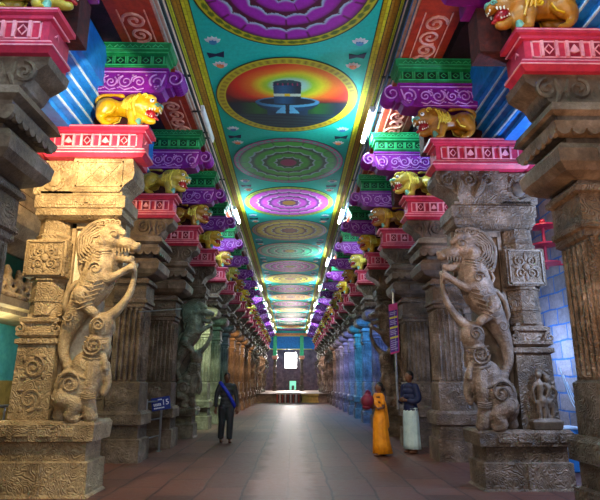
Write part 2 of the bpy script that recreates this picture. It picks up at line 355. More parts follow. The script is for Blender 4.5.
def yali_body(b, c=0):
    ch = b.chain
    ch([(2.94, 3.6, .22), (2.9, 3.4, .23), (2.9, 3.18, .25), (2.96, 2.95, .26), (3.08, 2.74, .22), (3.2, 2.5, .17), (3.31, 2.22, .115), (3.34, 1.95, .08), (3.27, 1.78, .07)], .12)
    b.ell((3.17, .1, 1.73), (.15, .11, .07))
    b.ell((2.8, .08, 3.64), (.25, .2, .19), rot=.15); b.ell((2.56, .08, 3.56), (.2, .14, .11), rot=.2); b.ell((2.4, .08, 3.5), (.08, .1, .07))
    b.ell((2.36, .08, 3.545), (.05, .06, .045))
    ch([(2.76, 3.44, .1), (2.62, 3.35, .07), (2.5, 3.32, .06), (2.43, 3.35, .035)], .08)
    ch([(2.56, 3.7, .05), (2.68, 3.78, .07), (2.8, 3.8, .06)], -.03); b.ell((2.86, -.06, 3.56), (.08, .07, .07))
    b.ell((2.97, .14, 3.62), (.27, .16, .3)); b.ell((3.06, .16, 3.44), (.2, .14, .24)); ch([(2.7, 3.84, .07), (2.88, 3.9, .08), (3.08, 3.82, .09), (3.22, 3.62, .09), (3.2, 3.36, .07), (3.12, 3.24, .05)], .1)
    ch([(2.9, 3.1, .13), (2.76, 3.0, .09), (2.66, 3.03, .065), (2.5, 3.13, .05), (2.41, 3.18, .06)], -.02)
    ch([(2.86, 3.2, .1), (2.64, 3.14, .06), (2.5, 3.2, .045), (2.42, 3.25, .055)], .2)
    for k in range(3): ch([(2.42, 3.2-.03*k, .025), (2.37, 3.19-.03*k, .02), (2.36, 3.15-.03*k, .014)], -.05+.03*k, 3, 6)
    ch([(2.47, 3.36, .035), (2.4, 3.2, .04), (2.39, 3.02, .045), (2.44, 2.8, .055), (2.56, 2.6, .068), (2.7, 2.46, .09), (2.84, 2.36, .13)], .1)
    ch([(3.1, 2.76, .15), (3.02, 2.6, .09), (2.9, 2.5, .07)], -.02)
    b.ell((2.8, .1, 2.3), (.19, .19, .22)); b.ell((2.84, .1, 1.98), (.2, .2, .26)); b.ell((2.72, .08, 2.12), (.08, .07, .12))
    b.ell((2.95, .1, 1.74), (.25, .2, .22)); b.ell((3.07, .1, 1.46), (.34, .24, .29)); b.ell((3.22, .1, 1.3), (.2, .2, .22))
    ch([(2.84, 1.78, .12), (2.84, 1.5, .13), (2.86, 1.3, .1), (2.83, 1.08, .1), (2.8, 1.04, .09)], .0)
    ch([(2.72, 1.74, .1), (2.64, 1.5, .06), (2.68, 1.36, .05)], .06)
    ch([(3.2, 1.3, .14), (3.02, 1.2, .11), (3.1, 1.06, .09), (3.0, 1.02, .07)], -.04)
    ch([(3.24, 1.2, .13), (3.3, 1.06, .1)], .12)
    ch([(2.84, 1.96, .06), (2.7, 1.86, .05), (2.66, 1.7, .04)], -.03)

def yali_pillar(S, Yf, stn='granite', figs='couple', name='yali_pillar'):
    org = (S*3.4, Yf+.35, 0); root = thing(name, org); sc = stn+'_carved'
    def B(b, n, m=stn, p=None, **k):
        for v in b.bm.verts:
            v.co.y += Yf; z = v.co.z
            if stn == 'granite' and z < 3.95: v.co.z = z*.84 if z < .99 else .8316+(z-.99)*3.1184/2.96
        return b.build(n, m, p or root, org, S, **k)
    b = MB()
    b.prof([(0, 2.74, 4.1, -.08, .66), (.04, 2.78, 4.08, -.05, .64), (.44, 2.78, 4.08, -.05, .64), (.46, 2.84, 4.04, .0, .6), (.7, 2.84, 4.04, .0, .6), (.72, 2.74, 4.1, -.07, .66), (.94, 2.72, 4.12, -.09, .68), (.99, 2.76, 4.08, -.05, .64)])
    b.box(3.4, 3.44, -.07, 0, .04, .44)
    for x in (3.0, 3.3, 3.62, 3.9): b.box(x, x+.2, -.1, -.05, .78, .9, .01)
    B(b, 'pedestal', sc)
    b = MB()                                 # carved aisle-side backing slab
    b.box(2.98, 3.46, .34, .62, .97, 3.96)
    b.box(2.98, 3.02, .28, .36, 1.0, 3.94); b.box(3.4, 3.46, .26, .36, 1.0, 3.94); b.box(2.98, 3.46, .26, .36, 3.86, 3.96)
    b.box(2.66, 2.98, .36, .6, 3.2, 3.96)
    B(b, 'frame')
    b = MB(); b.box(3.02, 3.4, .325, .345, 1.0, 3.86); B(b, 'back_panel', 'panelstone' if stn == 'sandstone' else stn)
    b = MB(); yali_body(b)
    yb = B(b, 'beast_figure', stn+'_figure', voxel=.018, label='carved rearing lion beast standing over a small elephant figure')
    b = MB()                                 # mane, tail, teeth, harness
    for k in range(6):
        rx, rz = .345-.045*k, .36-.05*k; pts = []
        for i in range(12):
            a = radians(128-i*15-k*3); wv = .012*sin(i*1.9+k)
            pts.append((2.9+(rx+wv)*cos(a), .02-.022*k, 3.54+(rz+wv)*sin(a)))
        b.tube(pts, [.022]*11+[.012], 6)
        e = pts[-1]; b.spiral(e[0]-.03, e[2]-.03, e[1]-.01, .045, 1.2, .015, -1)
    for i in range(5): b.spiral(2.66+i*.075, 3.86+.02*sin(i), -.02, .05, 1.3, .018, 1)
    B(b, 'mane', stn, yb)
    b = MB()
    pts = [(3.36, .2, 2.45), (3.4, .12, 2.62), (3.36, .1, 2.82), (3.24, .08, 2.96), (3.1, .06, 3.0), (3.0, .05, 3.08), (3.0, .05, 3.2), (3.07, .05, 3.27), (3.16, .05, 3.25), (3.2, .05, 3.16), (3.15, .05, 3.05), (3.08, .05, 2.98)]
    b.tube(pts, [.04, .045, .045, .04, .035, .032, .03, .03, .028, .026, .022, .018], 8); B(b, 'tail', stn, yb, smooth=True)
    b = MB()
    for i in range(5): b.tube([(2.46+i*.05, -.04, 3.47), (2.455+i*.05, -.04, 3.4)], [.02, .008], 5)
    b.ell((2.68, -.09, 3.66), (.05, .035, .04)); b.spiral(2.68, 3.66, -.1, .075, 1.1, .014)
    b.spiral(2.4, 3.52, .01, .035, 1.2, .01)
    B(b, 'face_carving', stn, yb)
    b = MB()
    b.spiral(3.08, 2.7, -.115, .13, 1.8, .018); b.spiral(2.84, 2.02, -.1, .14, 2.2, .018, -1); b.spiral(2.8, 2.32, -.09, .11, 1.8, .016)
    b.spiral(3.1, 1.5, -.14, .17, 1.7, .016); b.spiral(2.9, 1.76, -.08, .09, 1.6, .016, -1)
    for k in range(9): b.tube([(2.72+.008*k, -.04, 3.44-k*.045), (2.86+.006*k, -.12, 3.4-k*.045), (3.03+.004*k, -.06, 3.42-k*.045)], .011, 5)
    for k in range(6): b.tube([(2.74+.035*k, -.07, 3.0-k*.075), (2.9+.04*k, -.15, 2.93-k*.08), (3.08+.03*k, -.1, 2.98-k*.08)], .01, 5)
    for k in range(5): b.tube([(2.64+.02*k, -.06, 2.12-k*.07), (2.8+.01*k, -.115, 2.1-k*.07), (2.98, -.07, 2.14-k*.07)], .012, 5)
    for k in range(3): b.tube([(2.73, -.1-.005*k, 1.36-k*.03), (2.84, -.13, 1.34-k*.03), (2.94, -.1, 1.36-k*.03)], .012, 5)
    b.spiral(2.9, 3.14, -.14, .1, 1.6, .016); b.spiral(3.24, 2.44, -.07, .08, 1.4, .014, -1); b.spiral(3.24, 1.34, -.12, .1, 1.5, .014, -1)
    b.tube([(2.78, -.06, 1.6), (2.9, -.1, 1.56), (3.1, -.12, 1.62), (3.3, -.06, 1.6)], .02, 6)
    B(b, 'harness_carving', stn, yb)
    # round the outer column
    b = MB()
    b.prof([(.97, 3.44, 4.02, .08, .62), (2.04, 3.46, 4.0, .1, .6), (2.06, 3.42, 4.04, .06, .64), (2.12, 3.42, 4.04, .06, .64), (2.14, 3.48, 3.98, .12, .58), (2.18, 3.42, 4.04, .06, .64), (2.22, 3.42, 4.04, .06, .64),
            (2.24, 3.5, 3.96, .14, .56), (2.36, 3.48, 3.98, .12, .58), (2.38, 3.44, 4.02, .08, .62), (2.43, 3.44, 4.02, .08, .62), (2.45, 3.52, 3.94, .14, .56), (2.5, 3.52, 3.94, .14, .56)])
    for x in (3.46, 4.0): b.spiral(x, 2.28, .08, .075, 1.3, .026, 1 if x > 3.7 else -1, pi/2)
    b.poly(3.73, .35, [(2.48, .27), (2.98, .27), (3.0, .3), (3.04, .3)], 8)
    b.poly(3.73, .35, [(2.68, .285), (2.74, .285)], 8)
    b.box(3.42, 4.04, .04, .64, 3.04, 3.62, .015)
    b.poly(3.73, .35, [(3.6, .3), (3.66, .28), (3.7, .3), (3.74, .26), (3.95, .25), (4.0, .29), (4.05, .26), (4.2, .27), (4.26, .31), (4.34, .31), (4.36, .27)], 8)
    b.prof([(4.33, 3.46, 4.0, .08, .6), (4.36, 3.42, 4.04, .04, .64), (4.9, 3.42, 4.04, .04, .64), (4.94, 3.5, 4.0, .1, .6)])
    B(b, 'column', sc)
    b = MB()                                 # rosette
    for i in range(4):
        a = pi/4+i*pi/2
        b.spiral(3.73+.13*cos(a), 3.33+.13*sin(a), .03, .085, 1.4, .02, 1 if i % 2 else -1, a)
        a2 = i*pi/2; b.ell((3.73+.14*cos(a2), .035, 3.33+.15*sin(a2)), (.07, .02, .03), rot=a2)
    b.ell((3.73, .03, 3.33), (.06, .035, .06))
    for x0, x1, z0, z1 in ((3.46, 4.0, 3.07, 3.09), (3.46, 4.0, 3.57, 3.59), (3.46, 3.48, 3.07, 3.59), (3.98, 4.0, 3.07, 3.59)): b.box(x0, x1, .02, .05, z0, z1)
    b.ell((3.73, .03, 4.6), (.11, .04, .13)); b.tube([(3.6, .03, 4.72), (3.64, .01, 4.8), (3.7, .02, 4.74)], .018, 5); b.tube([(3.6, .03, 4.46), (3.73, .02, 4.4), (3.86, .03, 4.46)], .02, 5)
    b.spiral(3.84, 4.72, .03, .06, 1.3, .018); b.spiral(3.6, 4.6, .03, .05, 1.3, .014, -1)
    B(b, 'rosette', stn)
    if figs == 'couple':
        b = MB()
        b.prof([(.99, 3.56, 3.98, -.06, .12), (1.1, 3.54, 4.0, -.08, .12), (1.13, 3.58, 3.96, -.05, .12)])
        def fig(x, y, h=.62, d=1):
            z = 1.12; s = h/.62
            b.ell((x, y, z+.58*s), (.048, .05, .058)); b.ell((x+.01*d, y+.01, z+.635*s), (.045, .045, .03)); b.ell((x-.035*d, y-.02, z+.58*s), (.012, .012, .014))
            b.chain([(x, z+.52*s, .025), (x, z+.46*s, .062), (x+.005, z+.38*s, .05), (x, z+.31*s, .045), (x+.02*d, z+.25*s, .075), (x+.01*d, z+.2*s, .06)], y)
            b.chain([(x-.03, z+.22*s, .05), (x-.035, z+.11*s, .036), (x-.03, z+.02*s, .026), (x-.05, z+.01, .022)], y)
            b.chain([(x+.04, z+.22*s, .05), (x+.05, z+.11*s, .036), (x+.035, z+.02*s, .026), (x+.05, z+.01, .022)], y)
            b.chain([(x-.065, z+.46*s, .028), (x-.11, z+.38*s, .022), (x-.1, z+.3*s, .018), (x-.09, z+.22*s, .02)], y-.01)
            b.chain([(x+.065, z+.46*s, .028), (x+.11, z+.38*s, .022), (x+.06, z+.29*s, .018), (x+.0, z+.26*s, .02)], y-.04)
        fig(3.72, .0, .66, 1); fig(3.86, .05, .6, -1)
        B(b, 'couple_figure', stn, voxel=.009, label='small carved pair of standing figures on a ledge')
    else:
        b = leafscroll(MB(), 3.73, 1.5, .085, .4, .9, .024); B(b, 'scroll_carving', stn)
    b = MB()                                 # stepped slab above the beast
    b.prof([(3.95, 2.72, 3.9, .1, .6), (4.0, 2.62, 3.94, .0, .64), (4.1, 2.62, 3.94, .0, .64), (4.12, 2.58, 3.96, -.03, .66), (4.3, 2.58, 3.96, -.03, .66), (4.34, 2.66, 3.92, .04, .62), (4.4, 2.66, 3.92, .04, .62)])
    for x0 in (2.72, 3.2): b.box(x0, x0+.42, -.045, -.02, 4.15, 4.27, .008)
    for i in range(6): b.ell((2.78+i*.13, -.045, 4.21), (.035, .015, .03), 8, 5)
    B(b, 'stepped_slab', sc)
    b = MB()
    if stn == 'sandstone':
        b.prism([(2.7, 4.38), (2.62, 4.5), (2.5, 4.6), (2.48, 4.7), (2.52, 4.94), (3.44, 4.94), (3.44, 4.38)], .0, .6)
        for x0, x1, z0, z1 in ((2.66, 3.38, 4.86, 4.88), (2.66, 3.38, 4.46, 4.48), (2.66, 2.68, 4.46, 4.88), (3.36, 3.38, 4.46, 4.88)): b.box(x0, x1, -.02, .01, z0, z1)
        b.tube([(2.74, -.01, 4.52), (3.0, -.01, 4.82), (3.28, -.01, 4.52)], .014, 5); b.tube([(2.74, -.01, 4.82), (3.0, -.01, 4.52), (3.28, -.01, 4.82)], .014, 5)
    else:
        b.prism([(2.74, 4.38), (2.7, 4.5), (2.62, 4.6), (2.5, 4.66), (2.4, 4.72), (2.36, 4.82), (2.38, 4.94), (3.44, 4.94), (3.44, 4.38)], .02, .56)
        for cx, d in ((2.56, 1), (2.92, -1), (3.22, 1)): b.spiral(cx, 4.76, .0, .12, 1.5, .028, d, pi/2)
        b.chain([(2.64, 4.84, .03), (2.76, 4.7, .07), (2.72, 4.52, .04)], .02); b.chain([(3.05, 4.84, .03), (3.12, 4.7, .08), (3.02, 4.5, .05)], .02)
    B(b, 'bracket_capital', sc)
    _cap(root, org, S, Yf)
    return root

# ---------------------------------------------------------------- guardian lions on the painted blocks
def lion(S, cols, name='lion_statue'):
    """local frame: x 0 (nose, towards aisle) to 1.0, feet at z 0, y centre 0"""
    body, ridge = cols
    root = thing(name, (0, 0, 0))
    def B(b, n, m, p=None, **k): return b.build(n, m, p or root, (0, 0, 0), S, **k)
    b = MB(); ch = b.chain
    b.ell((.25, 0, .38), (.16, .14, .15)); b.ell((.13, 0, .37), (.1, .1, .085), rot=-.3); b.ell((.06, 0, .33), (.06, .085, .055))
    ch([(.3, .22, .08), (.2, .14, .06), (.13, .13, .045)], 0); ch([(.1, .46, .03), (.17, .49, .045), (.24, .48, .04)], -.08); ch([(.1, .46, .03), (.17, .49, .045), (.24, .48, .04)], .08)
    b.ell((.33, -.12, .47), (.05, .03, .07)); b.ell((.33, .12, .47), (.05, .03, .07))
    ch([(.3, .4, .16), (.42, .38, .18), (.5, .34, .16), (.64, .33, .115), (.78, .35, .15), (.86, .35, .14)], 0)
    ch([(.4, .3, .15), (.4, .18, .14), (.42, .1, .09)], 0)
    for y in (-.12, .12):
        ch([(.43, .2, .085), (.42, .1, .055), (.41, .04, .045), (.37, .03, .04)], y)
        ch([(.8, .3, .12), (.86, .2, .1), (.88, .13, .06), (.82, .05, .045), (.76, .03, .04)], y)
        b.ell((.8, y, .3), (.15, .07, .15))
        for k in range(3):
            b.ell((.345, y-.03+.03*k, .022), (.03, .014, .02), 8, 5); b.ell((.73, y-.03+.03*k, .022), (.03, .014, .02), 8, 5)
    o = B(b, 'body', body, voxel=.014)
    b = MB(); b.chain([(.93, .38, .03), (.99, .44, .032), (.97, .52, .03), (.86, .56, .026), (.72, .56, .024), (.63, .55, .035), (.6, .54, .02)], 0); B(b, 'tail', body, smooth=True)
    b = MB()
    for k in range(4):
        pts = []
        for i in range(13):
            a = radians(-100+i*200/12)
            pts.append((.36+.05*k+.05*cos(a)*0+.03*abs(sin(a)), sin(a)*(.175-.004*k)*1.0, .3+cos(a)*(.22-.012*k)))
        b.tube(pts, .022, 5)
    for y in (-.19, .19):
        for k in range(3): b.tube([(.34+.045*k, y*.8, .48-.02*k), (.4+.04*k, y, .32), (.35+.05*k, y*.85, .14)], .016, 5)
        b.spiral(.8, .3, y*.97, .09, 1.5, .014); b.spiral(.5, .3, y*.95, .06, 1.4, .012, -1); b.spiral(.24, .48, y*.62, .05, 1.3, .014)
        b.tube([(.66, y*.8, .3), (.7, y*.9, .2), (.78, y*.9, .17)], .012, 5)
    B(b, 'mane', ridge, label='mane and body curls picked out in a lighter paint')
    b = MB(); b.ell((.17, 0, .24), (.1, .1, .075), rot=.7); b.chain([(.2, .2, .04), (.12, .19, .035), (.07, .16, .02)], 0); B(b, 'mouth', 'mouth', smooth=True, label='red open mouth and tongue')
    b = MB()
    for y in (-.085, .085):
        for i in range(4): b.tube([(.09+i*.04, y, .3+i*.004), (.095+i*.04, y*1.02, .265)], [.015, .006], 5); b.tube([(.14+i*.03, y*.8, .17+i*.012), (.135+i*.03, y*.85, .2+.012*i)], [.012, .005], 5)
    for y in (-.04, 0, .04): b.tube([(.035, y, .3), (.03, y, .27)], [.014, .006], 5)
    B(b, 'teeth', 'tooth')
    for y in (-.1, .1):
        b = MB(); b.ell((.14, y, .42), (.035, .025, .03)); e = B(b, 'eye', 'eye', smooth=True)
        b = MB(); b.ell((.128, y*1.22, .42), (.014, .01, .014), 8, 6); B(b, 'pupil', 'black', e)
    b = MB(); b.ell((.03, 0, .37), (.04, .06, .035)); b.spiral(.06, .35, -.085, .035, 1.2, .014); b.spiral(.06, .35, .085, .035, 1.2, .014)
    B(b, 'muzzle', 'muzzle', smooth=True, label='grey green nose and whisker curls')
    b = MB(); b.chain([(.33, .12, .04), (.35, .05, .05), (.36, .02, .04)], -.06); B(b, 'chest_tuft', 'muzzle', smooth=True, label='grey green painted chest tuft')
    return root

# ---------------------------------------------------------------- purple and green corbels
def corbel(S, name='painted_corbel'):
    """local frame: x = distance from mid aisle, y front face 0, absolute z"""
    root = thing(name, (S*3.0, 0, 6.06))
    org = (S*3.0, 0, 6.06)
    def B(b, n, m, p=None, **k): return b.build(n, m, p or root, org, S, **k)
    b = MB(); b.box(2.42, 3.95, .34, .66, 5.462, 6.08); B(b, 'core_wall', 'maroonwall', None, label='dark red rough wall behind the lion')
    b = MB()
    b.prism([(2.15, 6.1), (2.03, 6.12), (1.98, 6.2), (1.94, 6.32), (1.92, 6.5), (3.3, 6.5), (3.3, 6.08), (2.4, 6.08)], 0, .34); b.box(2.3, 3.3, .3, .6, 6.08, 6.53)
    b.prof([(6.5, 1.93, 3.3, -.03, .37), (6.53, 1.93, 3.3, -.03, .37)])
    b.spiral(2.1, 6.2, .0, .1, 1.6, .04, 1, pi); b.prism([(3.3, 6.08), (3.6, 6.08), (3.6, 6.53), (3.3, 6.53)], .1, .6)
    # drooping volute under the beam
    b.chain([(1.98, 6.42, .09), (1.84, 6.46, .09), (1.78, 6.38, .08), (1.84, 6.3, .06)], .28, 4, 8); [b.spiral(1.83, 6.36, .06+.07*q, .14, 1.4, .045, 1, pi/2, 6) for q in range(5)]; b.prism([(1.9, 6.2), (2.0, 6.2), (2.0, 6.5), (1.8, 6.5), (1.76, 6.42)], .04, .32)
    pb = B(b, 'scroll_bracket', 'purple')
    b = MB()
    x = 2.2
    b.tube([(1.97, -.012, 6.47), (3.28, -.012, 6.47)], .012, 5); b.tube([(2.35, -.012, 6.11), (3.28, -.012, 6.11)], .01, 5)
    b.spiral(2.12, 6.29, -.012, .13, 1.7, .017, -1, pi/2)
    b.tube([(1.98, -.012, 6.42), (2.05, -.012, 6.2), (2.16, -.012, 6.13)], .014, 5)
    for i, (cx, R, d) in enumerate(((2.4, .1, 1), (2.62, .12, -1), (2.86, .1, 1), (3.08, .12, -1))):
        b.spiral(cx, 6.29, -.012, R, 1.5, .014, d, a0=i*1.1)
        b.tube([(cx+.05, -.012, 6.4), (cx+.12, -.012, 6.36), (cx+.14, -.012, 6.26)], .012, 5); b.tube([(cx-.08, -.012, 6.17), (cx+.02, -.012, 6.14), (cx+.1, -.012, 6.2)], .012, 5)
        b.ell((cx+.12, -.01, 6.18), (.02, .01, .014), 6, 4); b.ell((cx-.11, -.01, 6.41), (.02, .01, .014), 6, 4)
    b.spiral(1.83, 6.36, .01, .15, 1.4, .014, 1, pi/2)
    B(b, 'scroll_relief', 'lilac', pb, label='pale lilac scroll lines')
    b = MB()
    b.prof([(6.53, 2.0, 3.3, .02, .36), (6.57, 1.96, 3.34, -.02, .4), (6.61, 1.96, 3.34, -.02, .4), (6.63, 2.0, 3.3, .03, .38), (6.78, 2.0, 3.3, .03, .38), (6.8, 1.96, 3.34, -.02, .4), (6.84, 1.96, 3.34, -.02, .4), (6.86, 1.92, 3.36, -.05, .42), (6.98, 1.9, 3.38, -.07, .44), (7.0, 1.96, 3.34, -.02, .4)])
    b.ell((3.4, .2, 6.76), (.14, .24, .2)); gb = B(b, 'green_beam', 'green')
    b = MB()
    for z in (6.59, 6.82, 6.87, 6.97): b.box(1.955, 3.34, (-.03 if z < 6.85 else -.07 if z > 6.9 else -.055)-.004, .0, z, z+.014)
    for i in range(6):
        cx = 2.12+i*.21
        b.tube([(cx-.05, .018, 6.705), (cx, .018, 6.75), (cx+.05, .018, 6.705), (cx, .018, 6.66), (cx-.05, .018, 6.705)], .009, 4)
        for s_ in (-.09, .09): b.box(cx+s_-.008, cx+s_+.008, .0, .035, 6.64, 6.775)
        b.tube([(cx-.09, -.06, 6.9), (cx-.04, -.066, 6.94), (cx, -.06, 6.9), (cx+.04, -.066, 6.94), (cx+.09, -.06, 6.9)], .009, 4)
    B(b, 'beam_edging', 'green_pale', gb, label='light green edging')
    b = MB()
    for i in range(6): b.box(2.12+i*.21-.07, 2.12+i*.21+.07, .024, .034, 6.64, 6.77)
    B(b, 'beam_niche', 'green_dark', gb)
    return root

# ---------------------------------------------------------------- lay the colonnade out
STEP = 2.65
WORD = ['first', 'second', 'third', 'fourth', 'fifth', 'sixth', 'seventh', 'eighth', 'ninth', 'tenth', 'eleventh', 'twelfth', 'thirteenth', 'fourteenth', 'fifteenth', 'sixteenth', 'seventeenth', 'eighteenth', 'nineteenth', 'twentieth', 'last']
SIDE = {1: 'right', -1: 'left'}
KMAX = 18
lion_types = [('brown', 'gold_line'), ('olive', 'gold_line'), ('ochre', 'yellow'), ('yellow', 'gold_line')]
lname = ['dark golden brown', 'pale olive yellow', 'ochre', 'bright yellow']
CX = -.12
for S in (1, -1):
    F0 = 8.18 if S == 1 else 7.8
    pl = yl = None; lp = {}; cp = None
    for k in range(-1, KMAX+1):
        Yf = F0+STEP*k if k >= 0 else (5.36 if S == 1 else 5.1); Yf += {(1, 1): .15, (-1, 1): .48, (-1, 2): .2}.get((S, k), 0); i = k+1; w = WORD[i]; sd = SIDE[S]
        fy = k in (0, 3, 12, 15, 18)
        if fy:
            if S == -1 and k == 0:
                r = yali_pillar(S, Yf, 'sandstone', 'scroll', 'yali_pillar')
            elif yl is None:
                r = yl = yali_pillar(S, Yf, 'granite', 'couple', 'yali_pillar'); ylY = Yf
            else:
                r = copy_tree(yl); r.location = (S*3.4, Yf+.35, 0)
        else:
            if pl is None: r = pl = plain_pillar(S, Yf)
            else: r = copy_tree(pl); r.location = (S*3.4, Yf+.35, 0)
        if k == -1: r.location.x = S*3.67
        if (S, k) in ((1, 1), (-1, 1), (-1, 2)): r.location.x = S*{(1, 1): 3.52, (-1, 1): 3.6, (-1, 2): 3.5}[(S, k)]
        if fy:
            if k == 0: lb = ('warmly lit tan stone pillar with a rearing lion beast, in the left row' if S < 0 else 'grey brown stone pillar with rearing lion beast and small couple carving, right row')
            else: lb = f'carved stone pillar with rearing beast, {w} pillar of the {sd} row from the front'
            tag(r, lb, 'pillar', f'beast pillars of the {sd} row')
        else:
            lb = f'plain fluted granite pillar under a painted block, {w} pillar of the {sd} row from the front'
            if k == -1: lb = f'fluted pillar cut off by the {sd} edge, first of the {sd} row'
            tag(r, lb, 'pillar', f'fluted pillars of the {sd} row')
        # lion
        t = (k+1+(0 if S == 1 else 3)) % 4
        t = {(1, -1): 2, (1, 0): 0, (1, 1): 1, (1, 2): 2, (1, 3): 3, (-1, -1): 1, (-1, 0): 3, (-1, 1): 1, (-1, 2): 0, (-1, 3): 3}.get((S, k), t)
        if t not in lp: lp[t] = r = lion(S, lion_types[t])
        else: r = copy_tree(lp[t])
        r.location = (S*{-1: 2.33, 1: 2.2}.get(k, 2.08)-.04, Yf+.04, 5.462); r.scale = (1.08, 1.05, 1.08)
        tag(r, f'{lname[t]} snarling lion statue on the {w} pillar of the {sd} row', 'lion statue', f'lions along the {sd} row')
        if cp is None: cp = r = corbel(S)
        else: r = copy_tree(cp)
        r.location = (S*3.0+CX, Yf, 6.06)
        tag(r, f'purple scroll bracket and green beam above the {w} lion of the {sd} row', 'bracket', f'painted brackets of the {sd} row')

# longitudinal cornices over each row
def trim(n, b, m, S=1): return tag(b.build(f'trim_{n}', m, None, (0, 0, 0), S), kind='structure')
YA, YB = -1.5, 62.0
for S in (1, -1):
    # blue stepped cornice between pillars
    b = MB(); P = [(3.52, 5.42), (3.52, 5.5), (3.42, 5.52), (3.42, 5.66), (3.34, 5.68), (3.34, 5.82), (3.26, 5.84), (3.26, 6.0), (3.18, 6.02), (3.18, 6.2), (3.1, 6.22), (3.1, 6.9), (3.9, 6.9), (3.9, 5.42)]
    b.loft([[(x, YA, z) for x, z in P], [(x, YB, z) for x, z in P]])
    b.mi = 1
    for x, z in ((3.42, 5.53), (3.34, 5.69), (3.26, 5.85), (3.18, 6.03)): b.box(x-.022, x+.01, YA, YB, z, z+.03)
    trim(1 if S == 1 else 2, b, ['blue', 'blue_pale'], S)
    # red beam beside the ceiling, scrolls carved on its underside
    b = MB(); b.box(2.02+S*CX, 2.72+S*CX, YA, YB, 7.0, 7.5)
    b.mi = 1; y = YA+.5
    while y < YB:
        for x in (2.14, 2.56): b.box(x+S*CX, x+.02+S*CX, y, y+1.5, 6.985, 7.0)
        for q in range(4):
            cx, cy = 2.36+S*CX, y+.25+q*.34; pts = []
            for j in range(20):
                t = j/19; a = (1 if q % 2 else -1)*3.2*pi*t+q; pts.append((cx+.19*(1-.85*t)*cos(a), cy+.19*(1-.85*t)*sin(a), 6.99))
            b.tube(pts, .026, 5)
        y += STEP
    trim(3 if S == 1 else 4, b, ['rust', 'rust_pale'], S)
    b = MB()                                 # stepped pale edge moulding
    b.box(1.99+S*CX, 2.02+S*CX, YA, YB, 7.02, 7.36); b.box(1.95+S*CX, 1.99+S*CX, YA, YB, 7.12, 7.36); b.box(1.91+S*CX, 1.95+S*CX, YA, YB, 7.24, 7.36)
    b.mi = 1; b.box(1.945+S*CX, 1.95+S*CX, YA, YB, 7.15, 7.2); b.box(1.985+S*CX, 1.99+S*CX, YA, YB, 7.05, 7.09)
    trim(5 if S == 1 else 6, b, ['peach', 'whiteplastic' if S < 0 else 'skyblue'], S)
    # outer aisle roof
    b = MB(); b.box(2.7, 6.4, YA, YB, 7.005, 7.5)
    y = YA
    tag(b.build('ceiling', 'darkroof', None, (0, 0, 0), S), kind='structure')

# ---------------------------------------------------------------- painted ceiling
CZ = 7.36
def ceiling_mat():
    m, n, b = nt('mural'); L = n.links
    tc = add(n, 'ShaderNodeTexCoord'); sx = add(n, 'ShaderNodeSeparateXYZ'); L.new(tc.outputs['Object'], sx.inputs[0])
    ab = add(n, 'ShaderNodeMath', operation='ABSOLUTE'); L.new(sx.outputs['X'], ab.inputs[0])
    dv = add(n, 'ShaderNodeMath', operation='DIVIDE'); dv.inputs[1].default_value = 2.0; L.new(ab.outputs[0], dv.inputs[0])
    r = add(n, 'ShaderNodeValToRGB'); cr = r.color_ramp; cr.interpolation = 'CONSTANT'
    stops = [(0, '#14c4b0'), (.765, '#06201c'), (.772, '#e8e020'), (.835, '#3a3408'), (.841, '#c08a14'), (.905, '#16303c'), (.911, '#dce430'), (.945, '#1c50c0'), (.956, '#d8dce0')]
    cr.elements[0].position = 0; cr.elements[0].color = (*lin(stops[0][1]), 1)
    cr.elements[1].position = stops[1][0]; cr.elements[1].color = (*lin(stops[1][1]), 1)
    for p, c in stops[2:]:
        e = cr.elements.new(p); e.color = (*lin(c), 1)
    L.new(dv.outputs[0], r.inputs['Fac'])
    # leaf chain on the yellow bands
    wv = add(n, 'ShaderNodeTexBrick', Scale=1.0); wv.inputs['Brick Width'].default_value = .16; wv.inputs['Row Height'].default_value = .062
    wv.inputs['Mortar Size'].default_value = .009; wv.inputs['Color1'].default_value = (1, 1, 1, 1); wv.inputs['Color2'].default_value = (.45, .6, .35, 1); wv.inputs['Mortar'].default_value = (.1, .12, .02, 1)
    mp = add(n, 'ShaderNodeMapping'); mp.inputs['Rotation'].default_value = (0, 0, pi/2); L.new(tc.outputs['Object'], mp.inputs['Vector']); L.new(mp.outputs[0], wv.inputs['Vector'])
    msk = add(n, 'ShaderNodeMath', operation='GREATER_THAN'); msk.inputs[1].default_value = .772; L.new(dv.outputs[0], msk.inputs[0])
    ms2 = add(n, 'ShaderNodeMath', operation='LESS_THAN'); ms2.inputs[1].default_value = .94; L.new(dv.outputs[0], ms2.inputs[0])
    mm = add(n, 'ShaderNodeMath', operation='MULTIPLY'); L.new(msk.outputs[0], mm.inputs[0]); L.new(ms2.outputs[0], mm.inputs[1])
    m3 = add(n, 'ShaderNodeMath', operation='MULTIPLY'); m3.inputs[1].default_value = .5; L.new(mm.outputs[0], m3.inputs[0])
    mx = add(n, 'ShaderNodeMix', data_type='RGBA', blend_type='MULTIPLY'); L.new(m3.outputs[0], mx.inputs[0]); L.new(r.outputs['Color'], mx.inputs[6]); L.new(wv.outputs['Color'], mx.inputs[7])
    nz = add(n, 'ShaderNodeTexNoise', Scale=14.0, Detail=8.0, Roughness=.75); L.new(tc.outputs['Object'], nz.inputs['Vector'])
    m2 = add(n, 'ShaderNodeMix', data_type='RGBA', blend_type='OVERLAY'); m2.inputs[0].default_value = .5; L.new(mx.outputs[2], m2.inputs[6]); L.new(nz.outputs['Fac'], m2.inputs[7])
    L.new(m2.outputs[2], b.inputs['Base Color']); b.inputs['Roughness'].default_value = .7
    bp = add(n, 'ShaderNodeBump', Strength=.2, Distance=.01); L.new(nz.outputs['Fac'], bp.inputs['Height']); L.new(bp.outputs[0], b.inputs['Normal'])
    return m
M['mural'] = ceiling_mat()
